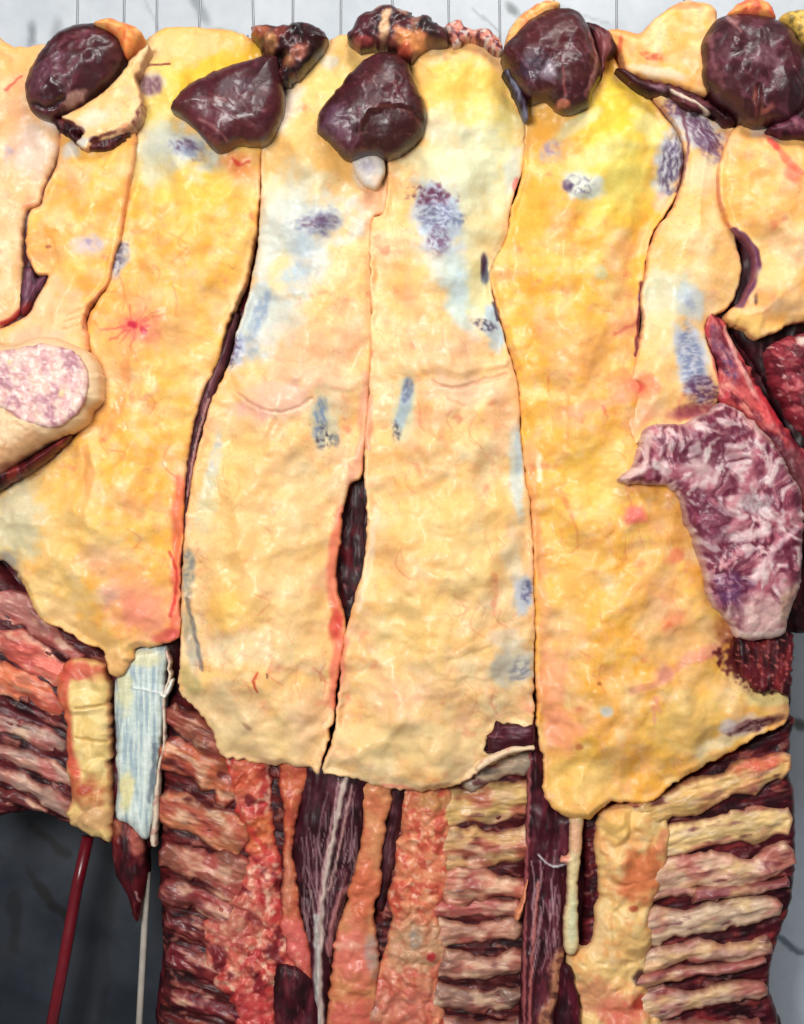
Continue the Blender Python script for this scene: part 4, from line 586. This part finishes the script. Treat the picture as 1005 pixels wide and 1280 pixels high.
relief('fat_cover', M_FAT, [(806, 108), (830, 116), (862, 134), (892, 152), (918, 160), (912, 190), (900, 230), (906, 270), (920, 300), (926, 340), (916, 376), (900, 392), (884, 400), (882, 420), (896, 462), (900, 492), (884, 522), (850, 534), (816, 536), (794, 556), (784, 520), (786, 484), (794, 450), (804, 404), (800, 372), (806, 346), (812, 310), (826, 280), (846, 248), (856, 204), (850, 166), (830, 140)],
    0.075, 0.03, 22, (248, 212, 150), fat((248, 212, 150), (250, 218, 160), (250, 200, 126), .6) +
    [blob(870, 160, 40, 26, 40, (206, 206, 212), .95, .5), blob(878, 168, 40, 15, 50, (98, 56, 84), .9, .5, .4, 8, br=.7, bs=(10, 2.6), bt=.45), blob(884, 188, 24, 14, 50, (104, 74, 110), .8, br=.8, bs=(9, 3)), blob(838, 138, 18, 14, 20, (110, 70, 100), .85, br=.7, bs=(5, 4)), blob(868, 142, 9, 7, 20, (36, 16, 24), .9), line([(850, 140), (860, 180), (850, 230)], 3, (120, 70, 84), .8),
     blob(878, 220, 24, 30, 0, (228, 220, 190), .6), line([(814, 290), (810, 300)], 4, (80, 50, 50), .6), blob(830, 370, 36, 40, 0, (222, 222, 190), .85), blob(860, 380, 20, 30, -20, (200, 214, 220), .8), blob(858, 376, 8, 14, -20, (158, 172, 198), .7, br=.6), blob(830, 420, 30, 40, 0, (240, 218, 160), .7),
     blob(862, 450, 26, 54, -12, (206, 210, 220), .95, .5), blob(860, 450, 18, 44, -10, (128, 138, 170), .9, br=.8, bs=(9, 3)), blob(878, 490, 24, 22, -10, (92, 50, 84), .9, .5, br=.6, bs=(8, 3)), blob(868, 514, 30, 10, -5, (130, 50, 70), .85, br=.4), blob(862, 518, 30, 12, 0, (170, 84, 96), .6),
     blob(800, 484, 26, 20, 0, (240, 146, 104), .85), blob(796, 484, 12, 9, 0, (214, 84, 70), .8, h=-.004), blob(812, 510, 22, 16, 0, (248, 200, 150), .7), blob(796, 520, 24, 20, 0, (250, 176, 140), .6), line([(886, 400), (890, 440), (900, 480)], 5, (214, 96, 96), .8)], F, edge=((200, 130, 100), 3, .5))
relief('red_seam', M_MEAT, [(884, 392), (905, 404), (918, 430), (935, 458), (960, 500), (985, 540), (1030, 590), (1030, 660), (1000, 640), (970, 580), (930, 520), (900, 500), (898, 464), (884, 424)], 0.078, 0.014, 16, (206, 92, 90),
    [mottle((186, 62, 70), 18, .54, .14, .8, 2, 55), mottle((246, 170, 150), 14, .6, .12, .7, 2, 55), blob(905, 446, 12, 40, -25, (104, 70, 110), .9, .5, br=.6, bs=(4, 9)), blob(895, 420, 8, 20, 0, (150, 80, 90), .8), line([(905, 410), (930, 470), (965, 530)], 5, (244, 190, 176), .7, h=.003), line([(940, 470), (980, 540), (1010, 580)], 6, (130, 30, 44), .8), mottle((110, 30, 44), 10, .62, .1, .8, 3, 55), blob(965, 570, 34, 60, -40, (96, 40, 54), .9, .5, br=.5, bs=(5, 14)), blob(1000, 600, 30, 50, -30, (110, 60, 66), .8, br=.5), blob(960, 510, 16, 40, -30, (236, 60, 70), .6), bumps(20, .006)], F, ragged=(4, 9))
def marbling(k):
    X, Y = k.X, k.Y; s0 = ns()
    qx = fbm(X, Y, 60, 2, s0) * 22; qy = fbm(X, Y, 60, 2, s0 + 1) * 22
    u = (X + qx) * .8 + (Y + qy) * .35; v = (Y + qy) * .55 - (X + qx) * .35
    r = 1 - np.abs(fbm(u, v, 20, 4, s0 + 2)) * 2.6
    zone = sst(-.4, .1, fbm(X, Y, 44, 2, s0 + 5) + .35 * sst(60, 0, k.d) - .1)
    m = sst(.1, .95, r) * zone
    k.c += (C((96, 28, 50)) - k.c) * (m * .9)[:, None]
    m2 = sst(.1, .3, fbm(u * 1.2, v * 1.2, 8, 3, s0 + 8)) * zone; k.c += (C((112, 40, 64)) - k.c) * (m2 * .8)[:, None]
    m3 = sst(.12, .5, fbm(u, v, 12, 2, s0 + 11)); k.c += (C((248, 232, 226)) - k.c) * (m3 * .62)[:, None]
    k.h += -.0012 * m + .001 * m3
relief('marbled_slab', M_RIB, [(812, 532), (798, 560), (790, 584), (772, 600), (792, 606), (830, 607), (850, 622), (856, 650), (870, 680), (880, 716), (886, 746), (902, 768), (914, 782), (920, 796), (946, 801), (976, 794), (986, 770), (996, 740), (1002, 700), (1002, 622), (986, 590), (962, 548), (932, 520), (902, 504), (880, 518), (850, 530)],
    0.112, 0.034, 24, (206, 138, 146), [mottle((164, 78, 98), 34, .5, .15, .8), mottle((234, 214, 210), 22, .58, .12, .7), blob(880, 570, 60, 36, 20, (196, 180, 176), .6), marbling,
     blob(960, 530, 40, 24, 20, (236, 186, 176), .8), blob(940, 630, 30, 16, 0, (214, 206, 202), .8, br=.4), blob(910, 735, 26, 28, 0, (96, 48, 92), .85, .6, br=.6, bs=(9, 4)), blob(930, 668, 46, 8, -10, (244, 224, 220), .8, br=.3), blob(885, 650, 22, 36, -20, (112, 50, 74), .7, br=.6, bs=(6, 6)), blob(952, 770, 44, 34, 0, (226, 190, 180), .75), line([(914, 786), (946, 794), (976, 786)], 7, (240, 212, 200), .9), blob(985, 760, 16, 40, 0, (188, 150, 128), .8),
     line([(780, 598), (800, 586), (812, 540)], 7, (238, 204, 194), .8), line([(940, 720), (960, 690), (990, 660)], 6, (240, 200, 206), .7), bumps(40, .008), bumps(10, .002)], F, ragged=(2, 7), edge=((236, 206, 194), 6, .6), thick=0.035)

# ------------------------------------------------------------------ beef side G (right edge)
G = thing('beef_side', 'beef side cut off by the right edge, rounded fat above a dark hollow', 'beef side', 980, 480, 0.0, GRP)
relief('meat_wall', M_MEAT, [(900, 120), (1060, 100), (1060, 720), (1002, 690), (985, 560), (950, 470), (916, 420), (910, 380), (924, 300), (898, 240)], 0.055, 0.012, 12, (40, 10, 16), meatops((70, 20, 26)), G, step=3, thick=0.05)
relief('fat_cover', M_FAT, [(918, 160), (950, 152), (1000, 148), (1060, 146), (1060, 410), (1006, 402), (985, 406), (970, 414), (946, 424), (930, 412), (912, 404), (908, 394), (926, 374), (940, 350), (942, 322), (932, 302), (918, 290), (905, 270), (898, 240), (899, 208), (908, 180)],
    0.10, 0.04, 26, (251, 202, 126), fat((251, 202, 126), (250, 216, 150), (252, 184, 100), .8) +
    [blob(970, 165, 40, 16, 0, (228, 206, 190), .8), blob(985, 165, 30, 12, -20, (110, 46, 60), .8, br=.7, bs=(8, 3)), line([(955, 172), (970, 195), (996, 222)], 6, (240, 120, 90), .7), line([(958, 180), (966, 188)], 6, (232, 80, 70), .7), blob(986, 222, 12, 14, -40, (236, 96, 70), .6), line([(896, 220), (900, 260), (915, 290)], 3, (230, 140, 110), .7),
     line([(918, 292), (940, 316), (940, 346), (922, 378)], 9, (104, 54, 84), .95, soft=.4), blob(936, 330, 9, 30, 0, (140, 80, 116), .6, br=.5), blob(965, 345, 26, 20, -20, (226, 212, 150), .7), blob(950, 376, 14, 10, 0, (250, 180, 100), .8), blob(943, 375, 3, 9, 0, (70, 40, 30), .8, br=.4), blob(990, 380, 30, 20, 0, (250, 206, 150), .7), blob(940, 405, 24, 12, 0, (252, 204, 120), .8)], G, edge=((220, 130, 100), 3, .25))
k5 = relief('muscle_knob', M_KNOB, [(878, 84), (876, 60), (888, 32), (906, 21), (940, 19), (974, 28), (998, 52), (1008, 90), (1008, 132), (986, 152), (962, 160), (934, 157), (916, 140), (892, 122), (880, 102)],
    0.125, 0.066, 64, (84, 30, 40), [mottle((64, 18, 28), 34, .52, .15, .8), mottle((130, 74, 90), 13, .64, .1, .7, 1.5, 50), blob(945, 85, 20, 16, 0, (170, 130, 140), .8, .6, br=.5, bs=(7, 5)), blob(896, 80, 18, 22, 0, (150, 104, 116), .6, br=.7), blob(912, 30, 10, 14, 0, (210, 160, 150), .7, br=.5), line([(938, 120), (944, 148), (958, 140)], 6, (214, 130, 100), .7, br=.4), line([(940, 116), (944, 156)], 4, (70, 14, 22), .8, h=-.004), blob(985, 120, 20, 30, 0, (52, 16, 28), .7), ] + fibres(890, 30, 990, 130, 14, 30, 70, (150, 98, 106), .4, 2.0, .0010, 9, 15) + [bumps(36, .009, 2), bumps(11, .0014), line([(884, 50), (888, 84), (900, 116)], 4, (176, 120, 126), .6, br=.5), line([(905, 26), (918, 50)], 4, (206, 160, 150), .6, br=.4)], G, edge=((50, 14, 20), 5, .6))
relief('fat_cap', M_FAT, [(908, 22), (924, 4), (946, 0), (962, 8), (968, 26), (940, 24)], 0.125, 0.03, 12, (248, 158, 92), [mottle((226, 96, 76), 12, .56, .12, .8), bumps(12, .005)], G)
relief('fat_cap', M_FAT, [(974, 26), (984, 16), (1010, 14), (1040, 20), (1040, 60), (1004, 56), (990, 44)], 0.115, 0.03, 12, (226, 186, 90), [mottle((120, 100, 60), 10, .58, .1, .7), bumps(12, .005)], G)
relief('torn_muscle', M_MEAT, [(958, 162), (984, 148), (1010, 128), (1040, 128), (1040, 178), (1000, 174), (970, 172)], 0.13, 0.02, 10, (76, 28, 42), meatops((150, 90, 110), DK, 50), G)
relief('meat_lump', M_MEAT, [(958, 440), (972, 424), (996, 418), (1050, 416), (1050, 560), (1000, 540), (978, 510), (962, 480)], 0.085, 0.045, 26, (140, 46, 58), [mottle((196, 96, 100), 9, .6, .08, .8, 2.4, 40), mottle((84, 20, 32), 12, .56, .1, .8, 2, 40), mottle((240, 200, 190), 6, .72, .06, .7, 2, 40), blob(998, 428, 10, 8, 0, (246, 226, 210), .9), bumps(20, .008)], G, ragged=(3, 8))

# ------------------------------------------------------------------ pole, rod and hooks
rp = tube('pole', M_REDPOLE, [put(110, 1046, -0.10), put(96, 1110, -0.10), put(80, 1200, -0.10), put(50, 1360, -0.10)], 0.0115, None, 16)
tag(rp, 'dark red pole leaning below the ribs at lower left', 'pole')
gr = tube('rod', M_GREYROD, [put(184, 1090, 0.0), put(181, 1150, 0.0), put(176, 1240, 0.0), put(170, 1360, 0.0)], 0.0062, None, 14)
tag(gr, 'thin grey rod hanging straight down under the white tendon', 'rod')
HK = [(97, 48, 'left end of the first dark muscle knob'), (155, 30, 'small orange fat cap at upper left'), (196, 42, 'pale fat beside the first dark knob'), (249, 40, 'pale fat between the two left knobs'), (317, 38, 'left end of the small torn black muscle'), (366, 34, 'middle of the small torn black muscle'),
      (426, 62, 'pale grey fat left of the torn top lump'), (491, 20, 'torn brown and orange top lump'), (561, 50, 'thin scrap of red fat at top centre'), (625, 58, 'gap just left of the round knob right of centre'), (692, 12, 'crown of the round knob right of centre'), (771, 44, 'orange fat right of that round knob'), (855, 14, 'peak of the pale fat cap at upper right'), (932, 10, 'orange fat cap on the rightmost knob')]
proto = None
for i, (hx, hy, where) in enumerate(HK):
    x, y, z = put(hx, hy, 0.045)
    if proto is None:
        pts = [(0, 0.02, 0.62), (0.001, 0.012, 0.3), (0, 0.004, 0.08), (0, 0, 0.02), (0, 0, 0)]
        for a in np.linspace(0, 200, 9)[1:]:
            pts.append((0, 0.018 - 0.018 * math.cos(math.radians(a)), -0.018 * math.sin(math.radians(a)) - 0.006))
        proto = tube('meat_hook', M_STEEL, pts, [0.0024] * 11 + [0.0022, 0.0017, 0.0008], None, 8); h = proto
    else:
        h = proto.copy(); COL.objects.link(h)
    h.location = (x, y, z); h.rotation_euler = (0, math.radians((-2, 1, 0, 2, -1, 1, 0, -2, 1, 0, 1, -1, 2, 0)[i] * .8), math.radians(i * 37 % 50 - 25))
    tag(h, 'thin steel hook going into the ' + where, 'meat hook', 'steel hooks along the top')
print('tris', NTRI[0], 'time %.1f' % (time.time() - T0))
